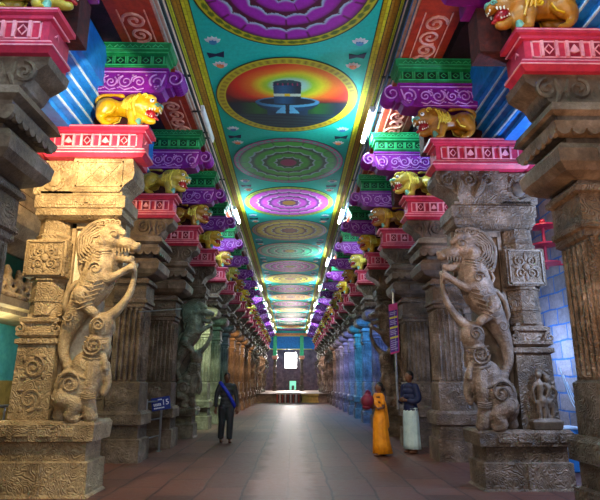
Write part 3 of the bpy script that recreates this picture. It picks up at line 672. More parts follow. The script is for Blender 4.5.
b = MB(); b.box(-2.0, 2.0, YA, YB, CZ, CZ+.15)
o = b.build('ceiling', 'mural', None, (0, 0, 0)); o.location = (CX, 0, 0); tag(o, kind='structure'); MAIN_CEIL = o

def painted_mat():
    m, n, b = nt('painted_picture'); L = n.links
    at = add(n, 'ShaderNodeVertexColor'); at.layer_name = 'Paint'
    tc = add(n, 'ShaderNodeTexCoord'); nz = add(n, 'ShaderNodeTexNoise', Scale=16.0, Detail=8.0, Roughness=.75); L.new(tc.outputs['Object'], nz.inputs['Vector'])
    m2 = add(n, 'ShaderNodeMix', data_type='RGBA', blend_type='OVERLAY'); m2.inputs[0].default_value = .45; L.new(at.outputs['Color'], m2.inputs[6]); L.new(nz.outputs['Fac'], m2.inputs[7])
    L.new(m2.outputs[2], b.inputs['Base Color']); b.inputs['Roughness'].default_value = .5
    return m
M['picture'] = painted_mat()
def mixc(a, b, t):
    t = max(0, min(1, t)); return tuple(x+(y-x)*t for x, y in zip(a, b))
def disc_mesh(name, R, fn, nr, nth):
    me = bpy.data.meshes.new(name); vs = []; cs = []
    for j in range(nr+1):
        for i in range(nth):
            a = 2*pi*i/nth; r = j/nr
            vs.append((R*r*cos(a), R*r*sin(a), 0)); cs.append((*fn(r, a), 1))
    fs = [(j*nth+i, (j+1)*nth+i, (j+1)*nth+(i+1) % nth, j*nth+(i+1) % nth) for j in range(nr) for i in range(nth)]
    # rim that gives the painting its plaster thickness
    base = len(vs)
    for i in range(nth):
        a = 2*pi*i/nth; vs.append((R*cos(a), R*sin(a), .012)); cs.append((.01, .02, .02, 1))
    fs += [(nr*nth+i, base+i, base+(i+1) % nth, nr*nth+(i+1) % nth) for i in range(nth)]
    fs = [f[::-1] for f in fs]
    me.from_pydata(vs, [], fs)
    ca = me.color_attributes.new('Paint', 'FLOAT_COLOR', 'POINT')
    for i, c in enumerate(cs): ca.data[i].color = c
    me.materials.append(M['picture']); return me
def lotus(petal, dark, tip, ring, ring2, core, N=20, rings=((.17, .4), (.4, .63), (.63, .87))):
    petal, dark, tip, ring, ring2, core = map(lin, (petal, dark, tip, ring, ring2, core)); blk = (.004, .012, .012)
    def fn(r, a):
        if r > .985: return blk
        if r > .875:
            if r < .885: return blk
            q = abs(((a*44/(2*pi)) % 1)-.5); e = abs(r-.93)/.03
            return mixc(ring2, ring, 1 if (q*2)**2+e*e > .8 else 0)
        if r < .15:
            return mixc(core, tuple(v*.45 for v in core), abs(sin(9*a+r*60))*.8)
        if r < .17: return dark
        for gi, (r0, r1) in enumerate(rings):
            if r0 <= r < r1:
                n = [10, 14, N][gi]; ph = (a*n/(2*pi)+.5*gi) % 1; sc = abs(sin(pi*ph))
                t = (r-r0)/(r1-r0); edge = .36-.2*sc
                if t < edge-.03: return dark
                if t < edge: return blk
                u = (t-edge)/(1-edge)
                if ph < .03 and u > .3: return dark
                return mixc(tip, petal, (u-.05)/.18) if u < .72 else mixc(petal, dark, (u-.72)/.28*.7)
        return dark
    return fn
def linga(r, a):
    if r > .985: return (.004, .012, .012)
    if r > .86:
        if r < .868: return (.02, .02, .01)
        q = abs(((a*60/(2*pi)) % 1)-.5); return mixc(lin('#8a6a10'), lin('#c8b820'), q*2.2 if .88 < r < .96 else 1)
    u, v = r*cos(a), -r*sin(a)
    navy, mid, pale = lin('#0a1e34'), lin('#1a5a8c'), lin('#5aa8d4')
    # shrine pedestal
    if -.19 < u < .19 and -.12 < v < .42:
        if v > .36-.12*(1-(u/.19)**2)*0 and v > .34: return lin('#123048') if (u*30) % 2 > .4 else lin('#b02060')
        if .08 < v < .15: return lin('#c8d4c8') if abs(u) > .04 else lin('#e0c020')
        return mixc(mid, navy, abs(u+.06)/.2)
    e = (u/.19)**2+((v-.42)/.07)**2
    if e < 1: return lin('#1c4a4c') if e < .8 else navy
    e = (u/.46)**2+((v+.08)/.15)**2
    if abs(u) < .03 and -.42 < v < -.16: return navy
    if .03 < abs(u) < .03+(-v-.12)*.55 and -.4 < v < -.16: return pale
    if e < 1:
        if (u/.4)**2+((v+.06)/.1)**2 < 1: return navy
        return mixc(pale, mid, abs(u-.1)*1.6)
    if v < -.1 and (u/.44)**2+((v+.12)/.24)**2 < 1: return mixc(mid, navy, .4+abs(u)*1.2)
    if abs(u) < .3 and -.46 < v < -.3: return mixc(navy, mid, abs(u))
    if v < -.42: return mixc(navy, lin('#1c3c44'), .5+.5*sin(v*70+u*6))
    if v < -.1: return mixc(lin('#1c5c20'), lin('#0c1a2c'), abs(abs(u)-.42)*3.5)
    d = sqrt((u*.8)**2+((v-.36)*1.2)**2)
    pal = [(0, '#c8e8e8'), (.2, '#a8dcd0'), (.28, '#a8d830'), (.38, '#e8d820'), (.5, '#f07818'), (.68, '#e02810'), (.9, '#8c1010')]
    d *= 1+.25*max(0, min(1, .5-u*2.5))
    for (p, c), (p2, c2) in zip(pal, pal[1:]):
        if d < p2: base = mixc(lin(c), lin(c2), (d-p)/(p2-p)); break
    else: base = lin('#700c10')
    return mixc(base, lin('#14141c'), (-v+.06)*6) if v < .06 else base
R0 = 1.5
kinds = {
 'purple': (lotus('#b422b8', '#5a0a34', '#b8d8e8', '#c8c01c', '#5c7414', '#a87c10'), 'large purple lotus'),
 'linga': (linga, 'round picture of a dark stone shrine on a fiery sky'),
 'green': (lotus('#34b82c', '#0c5424', '#b4dce4', '#b04a8c', '#40a090', '#b83070'), 'green lotus with a pink rim'),
 'pink': (lotus('#dc4cd0', '#6a1478', '#e8dcf0', '#bcc828', '#6c9a1c', '#c89018'), 'pink lotus with a yellow green rim'),
 'yellow': (lotus('#e0c418', '#8a4a14', '#e8e4b0', '#b0a820', '#8c4c80', '#c46a18'), 'yellow lotus'),
 'teal': (lotus('#34b484', '#14584a', '#bcd8c8', '#a87c4c', '#2c8c8c', '#b0a028'), 'grey green lotus'),
 'amber': (lotus('#e89824', '#9c2c20', '#ecd8a8', '#bca030', '#a04830', '#b03020'), 'amber lotus')}
meshes = {k: disc_mesh('ceiling_medallion', R0, f, 100 if k == 'linga' else 84, 216 if k == 'linga' else 200) for k, (f, _) in kinds.items()}
seq = ['yellow', 'green', 'purple', 'linga', 'green', 'pink', 'yellow', 'teal', 'pink', 'yellow', 'purple', 'amber', 'pink', 'yellow', 'teal', 'pink', 'green', 'amber', 'purple']
MY0 = 10.15-3*3.34; nseen = 0
mb = MB()
for i, kd in enumerate(seq):
    y = MY0+3.34*i
    if y > YB-1.5: break
    if y > 1:
        o = bpy.data.objects.new('ceiling_medallion', meshes[kd]); COL.objects.link(o); o.location = (CX, y, CZ-.012)
        w = WORD[nseen] if nseen < 19 else 'far'; nseen += 1
        tag(o, f'{kinds[kd][1]} painted on the ceiling, {WORD[nseen-1]} from the front' if kd != 'linga' else 'round ceiling picture of a dark stone shrine before a fiery sky', 'ceiling painting', 'round ceiling paintings')
    for s in (-1, 1):                         # small painted flowers and birds between the rounds
        cx = s*1.3
        def petals(cx, cy, w, h, n, mi):
            dz = .02 if mi else 0
            mb.mi = mi
            for q in range(n):
                a = -pi/2+(q-(n-1)/2)*.5
                pts = [(cx+s*0+w*.5*cos(a+.0)*t+w*.14*sin(pi*t)*k*sin(a), cy+h*.6*sin(a)*t-w*.14*sin(pi*t)*k*cos(a)) for k, ts in ((1, (0, .35, .7, 1)), (-1, (.7, .35))) for t in ts]
                mb.loft([[(x, yy, CZ) for x, yy in pts], [(x, yy, CZ-.008-.001*q-dz) for x, yy in pts]])
        yc = y+1.67
        petals(cx, yc-.24, .34, .3, 5, 0); petals(cx, yc-.2, .26, .2, 3, 1)
        petals(cx-s*.04, yc+.5, .34, .3, 5, 0); petals(cx-s*.04, yc+.52, .26, .2, 3, 2)
        mb.mi = 3
        mb.loft([[(cx+x, yc+.12+yy, CZ) for x, yy in ((-.16, -.06), (0, -.02), (.16, -.1), (.14, .08), (0, .04), (-.14, .1))], [(cx+x, yc+.12+yy, CZ-.01) for x, yy in ((-.16, -.06), (0, -.02), (.16, -.1), (.14, .08), (0, .04), (-.14, .1))]])
M['mpink'] = paint('mpink', '#c8788c', '#a85c70'); M['mblue'] = paint('mblue', '#3c8cbc', '#286c9c')
mb.build('ceiling_motifs', ['whiteplastic', 'mblue', 'orange', 'navy'], MAIN_CEIL, (0, 0, 0))

# ---------------------------------------------------------------- tube lights and conduits
def lamp(lit=True):
    r = thing('tube_light', (0, 0, 7.0))
    b = MB(); b.box(-.035, .035, -.75, .75, 6.99, 7.05, .008); b.box(-.03, .03, -.74, -.68, 6.92, 7.0); b.box(-.03, .03, .68, .74, 6.92, 7.0); b.build('housing', 'whiteplastic', r, (0, 0, 7.0))
    b = MB(); b.tube([(0, -.68, 6.94), (0, .68, 6.94)], .042, 12); b.build('tube', 'tube' if lit else 'whiteplastic', r, (0, 0, 7.0), smooth=True)
    b = MB(); b.box(-.015, .28, -.5, -.47, 7.03, 7.06); b.box(-.015, .28, .47, .5, 7.03, 7.06); b.build('bracket', 'darkmetal', r, (0, 0, 7.0))
    return r
lit = lamp(); unlit = lamp(False); first = True
ys = [3.2, 10.6, 17.0, 23.9, 30.8, 37.6, 44.4, 51.2, 58.0]
for S in (1, -1):
    for i, y in enumerate(ys):
        if S == -1 and i == 3: continue
        if S == -1 and i == 1: r = unlit
        elif first: r = lit; first = False
        else: r = copy_tree(lit)
        r.location = (S*1.74+CX, y, 6.985); r.rotation_euler = (0, 0, 0 if S == 1 else pi)
        st = 'unlit white tube lamp fixed beside the ceiling edge on the left' if r is unlit else f'glowing tube lamp on the {SIDE[S]} ceiling edge, {WORD[i]} along from the front'
        tag(r, st, 'lamp', f'tube lamps on the {SIDE[S]} ceiling edge')
    b = MB(); b.tube([(S*1.86+CX, YA, 7.02), (S*1.86+CX, 61.5, 7.02)], .03, 8); b.tube([(S*1.80+CX, YA, 7.06), (S*1.80+CX, 61.5, 7.06)], .014, 6)
    for k in range(23): b.box(min(S*1.78, S*2.06)+CX, max(S*1.78, S*2.06)+CX, 1+k*2.6, 1.04+k*2.6, 7.04, 7.07)
    o = b.build('cable_conduit', 'darkmetal', None, (0, 0, 0)); tag(o, f'long dark pipe carrying the tube lamps along the {SIDE[S]} ceiling edge', 'pipe', 'lamp conduits')

# ---------------------------------------------------------------- floor, walls, far end
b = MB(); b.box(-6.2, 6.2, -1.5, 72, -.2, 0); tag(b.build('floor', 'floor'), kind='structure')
b = MB(); b.box(5.5, 5.9, -1.5, 69, 0, 7.3); tag(b.build('wall_right', 'blockwall'), kind='structure')
b = MB(); b.box(-6.3, -5.9, -1.5, 69, 0, 7.3)
for j in range(7): b.box(-5.9, -5.3-.09*j, -1.5, 52, 4.6+.34*j, 4.86+.34*j)
P = [(-5.9, 3.9), (-5.5, 3.95), (-5.2, 4.15), (-5.1, 4.4), (-5.1, 4.55), (-5.9, 4.55)]
b.loft([[(x, -1.5, z) for x, z in P], [(x, 52, z) for x, z in P]])
b.prof([(2.66, -5.9, -5.3, -1.5, 52), (2.72, -5.9, -5.1, -1.5, 52), (2.8, -5.9, -5.1, -1.5, 52), (2.84, -5.9, -5.0, -1.5, 52), (2.98, -5.9, -5.0, -1.5, 52)])
tag(b.build('wall_left', 'sandstone'), kind='structure')
b = MB(); b.box(-5.9, -5.86, -1.5, 52, 1.55, 2.66); b.mi = 1; b.box(-5.9, -5.84, -1.5, 52, 0, 1.55); tag(b.build('trim_7', ['turquoise', 'sandpaint']), kind='structure')
b = MB()
b.box(-6.2, 6.2, 68, 68.4, 0, 8.5); M['farwall'] = stone('farwall', '#4c383a', '#705452', '#90706c', 2.0, .7, .4)
o = b.build('wall_back', 'farwall'); tag(o, kind='structure')
b = MB(); b.box(-.86, .56, 67.9, 67.98, 3.35, 5.2); w = b.build('window_1', 'daylight'); tag(w, kind='structure')
b = MB()
for x0, x1, z0, z1 in ((-.96, -.86, 3.25, 5.3), (.56, .66, 3.25, 5.3), (-.96, .66, 3.25, 3.35), (-.96, .66, 5.2, 5.3)): b.box(x0, x1, 67.82, 68, z0, z1)
b.build('window_frame', 'farwall', w)
b = MB(); b.box(-.3, .5, 67.9, 67.98, .68, 1.75)
o = b.build('door_1', 'nichegreen'); tag(o, kind='structure')
b = MB(); b.box(-.04, .26, 67.8, 67.9, .68, 1.2); b.box(-.46, -.3, 67.75, 68, .66, 1.9); b.box(.5, .66, 67.75, 68, .66, 1.9); b.box(-.46, .66, 67.75, 68, 1.75, 1.9); b.build('door_frame', 'granite', o)
b = MB(); b.box(-6.2, 6.2, 43.4, 68, 0, .62); b.prof([(.62, -6.2, 6.2, 43.3, 44), (.68, -6.2, 6.2, 43.3, 44)])
tag(b.build('trim_8', 'granite'), kind='structure')
# red and white railing in the middle
t = thing('striped_railing', (-.28, 43.1, 0), 'red and cream striped low barrier across the far end of the aisle', 'barrier')
for j in range(9):
    b = MB(); b.box(-1.2+j*.21, -1.2+j*.21+.11, 43.0, 43.12, 0, .66); b.build('slat', 'fencered' if j % 2 == 0 else 'fencepale', t, (-.28, 43.1, 0))
b = MB(); b.box(-1.22, .66, 42.98, 43.2, .64, .76); b.build('rail', 'fencepale', t, (-.28, 43.1, 0))
t = thing('stone_bench', (1.3, 43.1, 0), 'yellowish stone bench to the right of the striped barrier', 'bench')
b = MB(); b.prof([(0, .75, 2.1, 42.95, 43.3), (.1, .75, 2.1, 42.95, 43.3), (.12, .8, 2.05, 43, 43.3), (.5, .8, 2.05, 43, 43.3), (.54, .72, 2.1, 42.92, 43.3), (.66, .72, 2.1, 42.92, 43.3)]); b.build('bench_block', 'sandpaint', t, (1.3, 43.1, 0))
# lintel hall front
b = MB(); b.box(-6.2, 6.2, 62.0, 62.4, 5.3, 6.8)
b.mi = 1; b.box(-2.6, 2.3, 61.94, 62, 6.82, 7.1)
b.mi = 2; b.box(-6.2, 6.2, 62, 62.4, 6.8, 8.5); b.mi = 3; b.box(-2.6, 2.3, 61.95, 62, 6.74, 6.82); b.box(-2.6, 2.3, 61.95, 62, 5.24, 5.32)
b.mi = 4; b.box(-6.2, 6.2, 62.4, 68.2, 7.4, 7.6)
M['bturq'] = paint('bturq', '#30b0a8', '#1c8c88')
tag(b.build('beam', ['skyblue', 'orange', 'bturq', 'gold_line', 'darkroof']), kind='structure')
def hall_post(x, lb):
    t = thing('hall_post', (x, 61.5, .62), lb, 'pillar', 'two posts of the far hall')
    o = (x, 61.5, .62)
    b = MB(); b.prof([(.62, x-.24, x+.24, 61.26, 61.74), (1.2, x-.24, x+.24, 61.26, 61.74), (1.25, x-.17, x+.17, 61.33, 61.67)]); b.poly(x, 61.5, [(1.2, .18), (2.4, .18), (2.45, .22), (2.6, .22), (2.65, .18), (3.9, .18), (4.0, .24), (4.15, .24)], 8); b.build('shaft', 'granite', t, o)
    b = MB(); b.prof([(4.1, x-.2, x+.2, 61.3, 61.7), (4.3, x-.34, x+.34, 61.15, 61.85), (4.5, x-.34, x+.34, 61.15, 61.85)]); b.build('capital', 'rust_pale', t, o)
    b = MB(); b.prof([(4.5, x-.22, x+.22, 61.3, 61.7), (6.8, x-.2, x+.2, 61.3, 61.7)]); b.build('painted_top', 'green_pale', t, o)
hall_post(-1.95, 'slender post left of the bright far window'); hall_post(1.1, 'slender post right of the bright far window')

# ---------------------------------------------------------------- odds and ends
# steel queue barrier and number sign, left
t = thing('steel_barrier', (-3.0, 10.55, 0), 'thin steel barrier with three rails between the left pillars', 'barrier')
o3 = (-3.0, 10.55, 0)
for x, y in ((-3.12, 11.9), (-3.0, 12.75)):
    b = MB(); b.tube([(x, y, 0), (x, y, 1.16)], .028, 8); b.box(x-.06, x+.06, y-.06, y+.06, 0, .02); b.build('post', 'steel', t, o3)
for z in (.35, .72, 1.1):
    b = MB(); b.tube([(-3.12, 11.9, z), (-3.0, 12.75, z)], .016, 6); b.build('rail', 'steel', t, o3)
def text_mesh(txt, size, name, mat, parent, loc, rot, org):
    cu = bpy.data.curves.new(name, 'FONT'); cu.body = txt; cu.size = size; cu.extrude = .003; cu.align_x = 'CENTER'; cu.align_y = 'CENTER'
    ob = bpy.data.objects.new(name+'_work', cu); COL.objects.link(ob); dg = bpy.context.evaluated_depsgraph_get(); dg.update()
    me = bpy.data.meshes.new_from_object(ob.evaluated_get(dg)); bpy.data.objects.remove(ob)
    mt = Matrix.Translation(Vector(loc)-Vector(org)) @ Matrix.Rotation(rot[2], 4, 'Z') @ Matrix.Rotation(rot[1], 4, 'Y') @ Matrix.Rotation(rot[0], 4, 'X')
    me.transform(mt); me.materials.clear(); me.materials.append(M[mat])
    o = bpy.data.objects.new(name, me); COL.objects.link(o); o.parent = parent; return o
t = thing('number_sign', (-2.86, 12.5, 1.16), 'small blue sign reading 15 beside the steel barrier', 'sign'); og = (-2.86, 12.5, 1.16)
c_, s_ = cos(.16), sin(.16)
b = MB(); b.loft([[(-2.86+u*c_-v*-s_*0-v*s_, yy, 1.0+u*s_+v*c_) for u, v in ((-.21, -.14), (.21, -.14), (.21, .14), (-.21, .14))] for yy in (12.53, 12.5)]); b.build('board', 'signblue', t, og)
text_mesh('15', .17, 'number', 'signwhite', t, (-2.76, 12.496, 1.03), (pi/2, -.16, 0), og)
b = MB()
for v, u0, u1 in ((.09, -.06, .02), (.0, -.17, -.02), (-.03, -.16, 0.0), (-.09, -.16, .06)):
    u = u0
    while u < u1:
        L_ = .018+.012*((u*97) % 1); b.box(-2.86+u*c_-v*s_, -2.86+(u+L_)*c_-v*s_, 12.492, 12.5, 1.0+u*s_+v*c_-.011, 1.0+u*s_+v*c_+.014); u += L_+.01
b.build('lettering', 'signwhite', t, og)
b = MB(); b.tube([(-2.86, 12.53, 0), (-2.86, 12.53, 1.1)], .015, 6); b.build('stand', 'steel', t, og)
t.location.x -= .1; t.location.z += .05
# vertical banner, right
t = thing('hanging_banner', (2.44, 12.9, 3.3), 'violet and pink banner with yellow stripes hanging before a right row pillar', 'banner'); og = (2.44, 12.9, 3.3)
def bn(mbx, u0, u1, z0, z1, y=12.9, d=.012):
    f = lambda u, z: (2.36+u, y+.5*u, z+.28*u)
    mbx.loft([[f(u0, z0), f(u1, z0), f(u1, z1), f(u0, z1)], [tuple(a+b2 for a, b2 in zip(f(u, z), (0, d, 0))) for u, z in ((u0, z0), (u1, z0), (u1, z1), (u0, z1))]])
b = MB(); bn(b, 0, .24, 2.18, 3.36); b.build('cloth', 'bviolet', t, og)
b = MB(); bn(b, 0, .24, 3.2, 3.36, 12.885, .01); bn(b, 0, .24, 2.16, 2.2, 12.885, .01); bn(b, .225, .24, 2.18, 3.3, 12.885, .01); b.build('heading', 'bpink', t, og, label='pink heading band and border')
for z in (3.0, 2.76, 2.52):
    b = MB(); bn(b, .01, .22, z, z+.045, 12.885, .01); b.build('stripe', 'byellow', t, og)
b = MB()
for j, z in enumerate([3.14, 3.1, 2.94, 2.9, 2.86, 2.7, 2.66, 2.62, 2.46, 2.41, 2.36, 2.31, 2.26]): bn(b, .02, .2-.03*(j % 3), z, z+.016, 12.886, .008)
b.build('lettering', 'bwhite', t, og)
b = MB(); b.tube([(2.5, 13.0, .9), (2.5, 13.0, 3.7)], .03, 8); b.ell((2.5, 13.0, 3.72), (.05, .05, .05)); b.build('pole', 'steel', t, og)
# wire between left pillars
b = MB(); b.tube([(-3.0, 10.4, 2.85), (-2.7, 12.9, 3.25)], .012, 6); tag(b.build('tie_rod', 'steel'), 'thin pale rod strung between two pillars of the left row', 'rod')
b = MB(); b.tube([(-4.9, 8.4, 1.12), (-4.9, 11.6, 1.12)], .025, 8); b.tube([(-4.9, 8.4, .7), (-4.9, 11.6, .7)], .02, 8)
for y in (8.4, 9.5, 10.6, 11.6): b.tube([(-4.9, y, 0), (-4.9, y, 1.12)], .022, 8)
tag(b.build('handrail', 'steel'), 'steel handrail behind the tan beast pillar by the left wall', 'railing')
# red iron bracket
t = thing('iron_lamp_stand', (5.0, 10.1, 4.1), 'red iron rod with three round plates beside the blue lit block wall', 'lamp bracket'); og = (5.0, 10.1, 4.1)
b = MB(); b.tube([(5.0, 10.1, 3.66), (5.0, 10.1, 4.62)], .03, 8); b.ell((5, 10.1, 4.64), (.06, .06, .06)); b.build('rod', 'ironred', t, og)
for z in (3.74, 4.12, 4.5):
    b = MB(); b.poly(5.0, 10.1, [(z, .1), (z+.02, .26), (z+.05, .26), (z+.08, .08)], 16); b.build('plate', 'ironred', t, og)
for z in (3.74, 4.5):
    b = MB(); b.tube([(5.0, 10.1, z+.02), (5.52, 10.1, z+.02)], .02, 6); b.build('arm', 'ironred', t, og)
# crates and cables by right wall
for (x, y, z, s, lb) in ((4.85, 9.9, 0, .42, 'blue plastic crate on the floor by the right wall, under the other'), (4.9, 9.95, .425, .34, 'blue plastic crate stacked on top of another by the right wall')):
    t = thing('plastic_crate', (x, y, z), lb, 'crate', 'crates by the right wall'); og = (x, y, z)
    b = MB(); b.box(x-s/2, x+s/2, y-s/2, y+s/2, z, z+s*.82, .02); b.build('body', 'crateblue', t, og)
    b = MB(); b.box(x-s/2-.02, x+s/2+.02, y-s/2-.02, y+s/2+.02, z+s*.82, z+s*.95, .01); b.build('rim', 'blue_pale', t, og)
for j in range(3):
    b = MB(); b.chain([(4.72+.08*j, 1.75-.12*j, .012), (4.85+.07*j, 1.2, .012), (5.05+.06*j, .85, .012), (5.25, .55-.1*j, .012)], 9.5+.06*j, 5, 6)
    tag(b.build('hanging_cable', 'blue_pale', smooth=True), 'pale blue cable drooping in front of the block wall at right', 'cable', 'cables at the right wall')
# carved seated figures on left ledge
t = thing('carved_deities', (-5.25, 10.1, 2.98), 'golden carved figure group on the stone ledge of the left wall', 'carving'); og = (-5.25, 10.1, 2.98)
b = MB()
for j in range(5):
    y = 9.3+j*.42; q = .02*(j % 2)
    b.ell((-5.3, y, 3.12), (.18, .2, .14)); b.ell((-5.3, y, 3.3+q), (.13, .15, .15)); b.ell((-5.28, y, 3.48+q), (.08, .08, .09)); b.ell((-5.3, y, 3.57+q), (.05, .06, .06))
    for s_ in (-1, 1): b.tube([(-5.28, y+s_*.14, 3.38), (-5.2, y+s_*.22, 3.26), (-5.16, y+s_*.1, 3.18)], [.05, .04, .035], 8); b.tube([(-5.24, y+s_*.05, 3.08), (-5.14, y+s_*.22, 3.07), (-5.1, y+s_*.02, 3.05)], [.07, .06, .04], 8)
b.box(-5.5, -5.2, 9.05, 11.2, 2.97, 3.08)
b.build('figures', 'sandstone_carved', t, og, voxel=.02)
b = MB(); b.box(-5.9, -5.45, 9.0, 11.3, 3.1, 3.9); b.build('niche_back', 'green_dark', t, og, label='dark green recess wall')

# ---------------------------------------------------------------- people
def ring(cx, cy, z, rx, ry, n=28, fold=0, nf=9, ph=0):
    return [(cx+rx*(1+fold*cos(nf*a+ph))*cos(a), cy+ry*(1+fold*cos(nf*a+ph))*sin(a), z) for a in [2*pi*i/n for i in range(n)]]
def person(name, loc, rot, scale, label, arms, legs, skinmat='skin'):
    """faces local -x; 1.75 m tall before scale"""
    root = thing(name, loc, label, 'person'); root.rotation_euler = (0, 0, rot); root.scale = (scale,)*3
    b = MB(); ch = b.chain
    b.ell((-.01, 0, 1.64), (.095, .075, .115)); b.ell((-.03, 0, 1.575), (.065, .055, .06)); b.ell((-.112, 0, 1.63), (.018, .014, .026))
    for s in (-1, 1):
        b.ell((0, s*.078, 1.635), (.018, .01, .03)); b.ell((-.09, s*.03, 1.655), (.014, .016, .01)); b.ell((-.09, s*.02, 1.59), (.012, .018, .008))
    ch([(.005, 1.56, .055), (.01, 1.5, .055), (.01, 1.44, .075)], 0)
    for z, rx, ry in ((1.4, .1, .17), (1.3, .115, .17), (1.2, .11, .15), (1.1, .1, .135), (1.0, .11, .155), (.92, .12, .165)): b.ell((0, 0, z), (rx, ry, .1))
    for s, P in zip((-1, 1), legs):
        b.tube([(x, s*.09+dy, z) for x, dy, z, r in P], [q[3] for q in P], 10); fx, fy, fz, _ = P[-1]
        for x, dy, z, r in P: b.ell((x, s*.09+dy, z), (r*1.02,)*3, 10, 6)
        b.ell((fx-.06, s*.09+fy, .04), (.13, .045, .04))
    for s, P in zip((-1, 1), arms):
        b.tube([(x, s*y, z) for x, y, z, r in P], [q[3] for q in P], 10)
        for x, y, z, r in P: b.ell((x, s*y, z), (r*1.02,)*3, 10, 6)
        x, y, z, r = P[-1]; d = Vector((P[-1][0]-P[-2][0], s*(P[-1][1]-P[-2][1]), P[-1][2]-P[-2][2])).normalized(); p = Vector((x, s*y, z))
        side = d.cross(Vector((1, 0, 0)) if abs(d.x) < .8 else Vector((0, 0, 1))).normalized()
        b.ell(tuple(p+d*.045), (.04, .035, .045))
        for q in range(4):
            a0 = p+d*.06+side*(-.03+.02*q); b.tube([tuple(a0), tuple(a0+d*(.045+.008*(q % 3))), tuple(a0+d*.075+Vector((0, -s*.012, -.006)))], [.012, .011, .008], 6)
        b.tube([tuple(p+d*.02-side*.03), tuple(p+d*.05-side*.055), tuple(p+d*.08-side*.05)], [.014, .012, .009], 6)
    b.build('body', skinmat, root, voxel=.012)
    return root
std = [(0, 0, .9, .1), (0, 0, .7, .085), (-.01, 0, .5, .06), (.01, 0, .3, .055), (.01, 0, .1, .04)]
cross = [(0, .2, 1.4, .055), (.01, .25, 1.15, .045), (-.12, .2, 1.1, .038), (-.2, .06, 1.13, .03)]
down = [(0, .2, 1.4, .055), (.02, .27, 1.14, .045), (-.02, .28, .9, .034), (-.03, .28, .84, .03)]
def cloth(b, n, m, root, **k): return b.build(n, m, root, **k)
# man in navy shirt and pale blue dhoti
r = person('person', (2.66, 12.35, 0), .5, 1.0, 'standing person in navy shirt and pale blue wrap, arms folded', [cross, cross], [std, std])
b = MB()
for z, rx, ry in ((1.42, .11, .18), (1.32, .135, .2), (1.2, .135, .185), (1.08, .13, .175), (.98, .14, .19), (.92, .145, .195)): b.ell((0, 0, z), (rx, ry, .1))
for s in (-1, 1): b.chain([(0, 1.42, .075, s*.19), (.01, 1.28, .075, s*.235), (.01, 1.15, .068, s*.26), (-.1, 1.1, .06, s*.22), (-.16, 1.12, .05, s*.14)])
cloth(b, 'shirt', 'navy', r, voxel=.018)
b = MB(); b.loft([ring(0, 0, z, rx, ry, 36, f, 11) for z, rx, ry, f in ((.98, .13, .18, 0), (.8, .15, .2, .03), (.5, .15, .2, .05), (.2, .16, .21, .06), (.1, .165, .215, .07))]); cloth(b, 'dhoti', 'dhoti', r, smooth=True)
b = MB(); b.ell((.02, 0, 1.685), (.1, .083, .09)); b.ell((.045, 0, 1.63), (.07, .078, .08)); cloth(b, 'hair', 'hair', r, smooth=True)
# woman in a yellow sari carrying a maroon bundle
carry = [(0, .17, 1.38, .045), (.0, .2, 1.16, .04), (-.12, .16, 1.12, .034), (-.2, .08, 1.2, .027)]
step1 = [(0, 0, .9, .1), (-.05, 0, .7, .085), (-.09, 0, .5, .06), (-.07, 0, .3, .05), (-.08, 0, .1, .04)]
step2 = [(0, 0, .9, .1), (.05, 0, .7, .085), (.06, 0, .5, .06), (.12, 0, .3, .05), (.16, 0, .1, .04)]
r = person('person', (1.9, 11.95, 0), .35, .86, 'walking person in a bright yellow sari holding a maroon bundle', [carry, carry], [step1, step2])
b = MB(); b.loft([ring(x, 0, z, rx, ry, 40, f, 13) for z, x, rx, ry, f in ((1.06, 0, .12, .15, 0), (.9, 0, .16, .2, .02), (.6, .0, .18, .2, .05), (.3, .02, .21, .21, .07), (.06, .04, .24, .23, .08))]); cloth(b, 'skirt', 'sari', r, smooth=True)
b = MB()
for z, rx, ry in ((1.42, .11, .17), (1.32, .13, .18), (1.2, .12, .165), (1.08, .125, .165), (1.0, .13, .17)): b.ell((.01, 0, z), (rx, ry, .09))
b.chain([(-.02, 1.46, .05, .13), (.1, 1.4, .07, .12), (.16, 1.2, .09, .1), (.18, .95, .1, .08), (.2, .7, .09, .06)])
b.chain([(-.06, 1.44, .05, .1), (-.13, 1.3, .05, .0), (-.12, 1.15, .06, -.12)])
for s in (-1, 1): b.chain([(0, 1.4, .06, s*.17), (0, 1.26, .058, s*.19)])
cloth(b, 'drape', 'sari', r, voxel=.018)
b = MB(); b.ell((.02, 0, 1.685), (.1, .083, .085)); b.ell((.06, 0, 1.62), (.065, .07, .08)); b.ell((.12, 0, 1.58), (.05, .055, .05)); cloth(b, 'hair', 'hair', r, smooth=True)
t = thing('cloth_bundle', (1.66, 11.86, 1.1), 'round maroon bundle carried by the person in the yellow sari', 'bundle'); og = (1.66, 11.86, 1.1)
b = MB(); b.ell((1.63, 11.85, 1.13), (.14, .16, .15)); b.ell((1.64, 11.86, 1.26), (.07, .06, .04)); b.ell((1.61, 11.85, 1.0), (.1, .11, .06)); b.build('wrap', 'maroon', t, og, smooth=True)
b = MB(); b.chain([(1.6, 1.28, .02), (1.64, 1.33, .03), (1.7, 1.28, .02)], 11.86); b.build('knot', 'maroon', t, og)
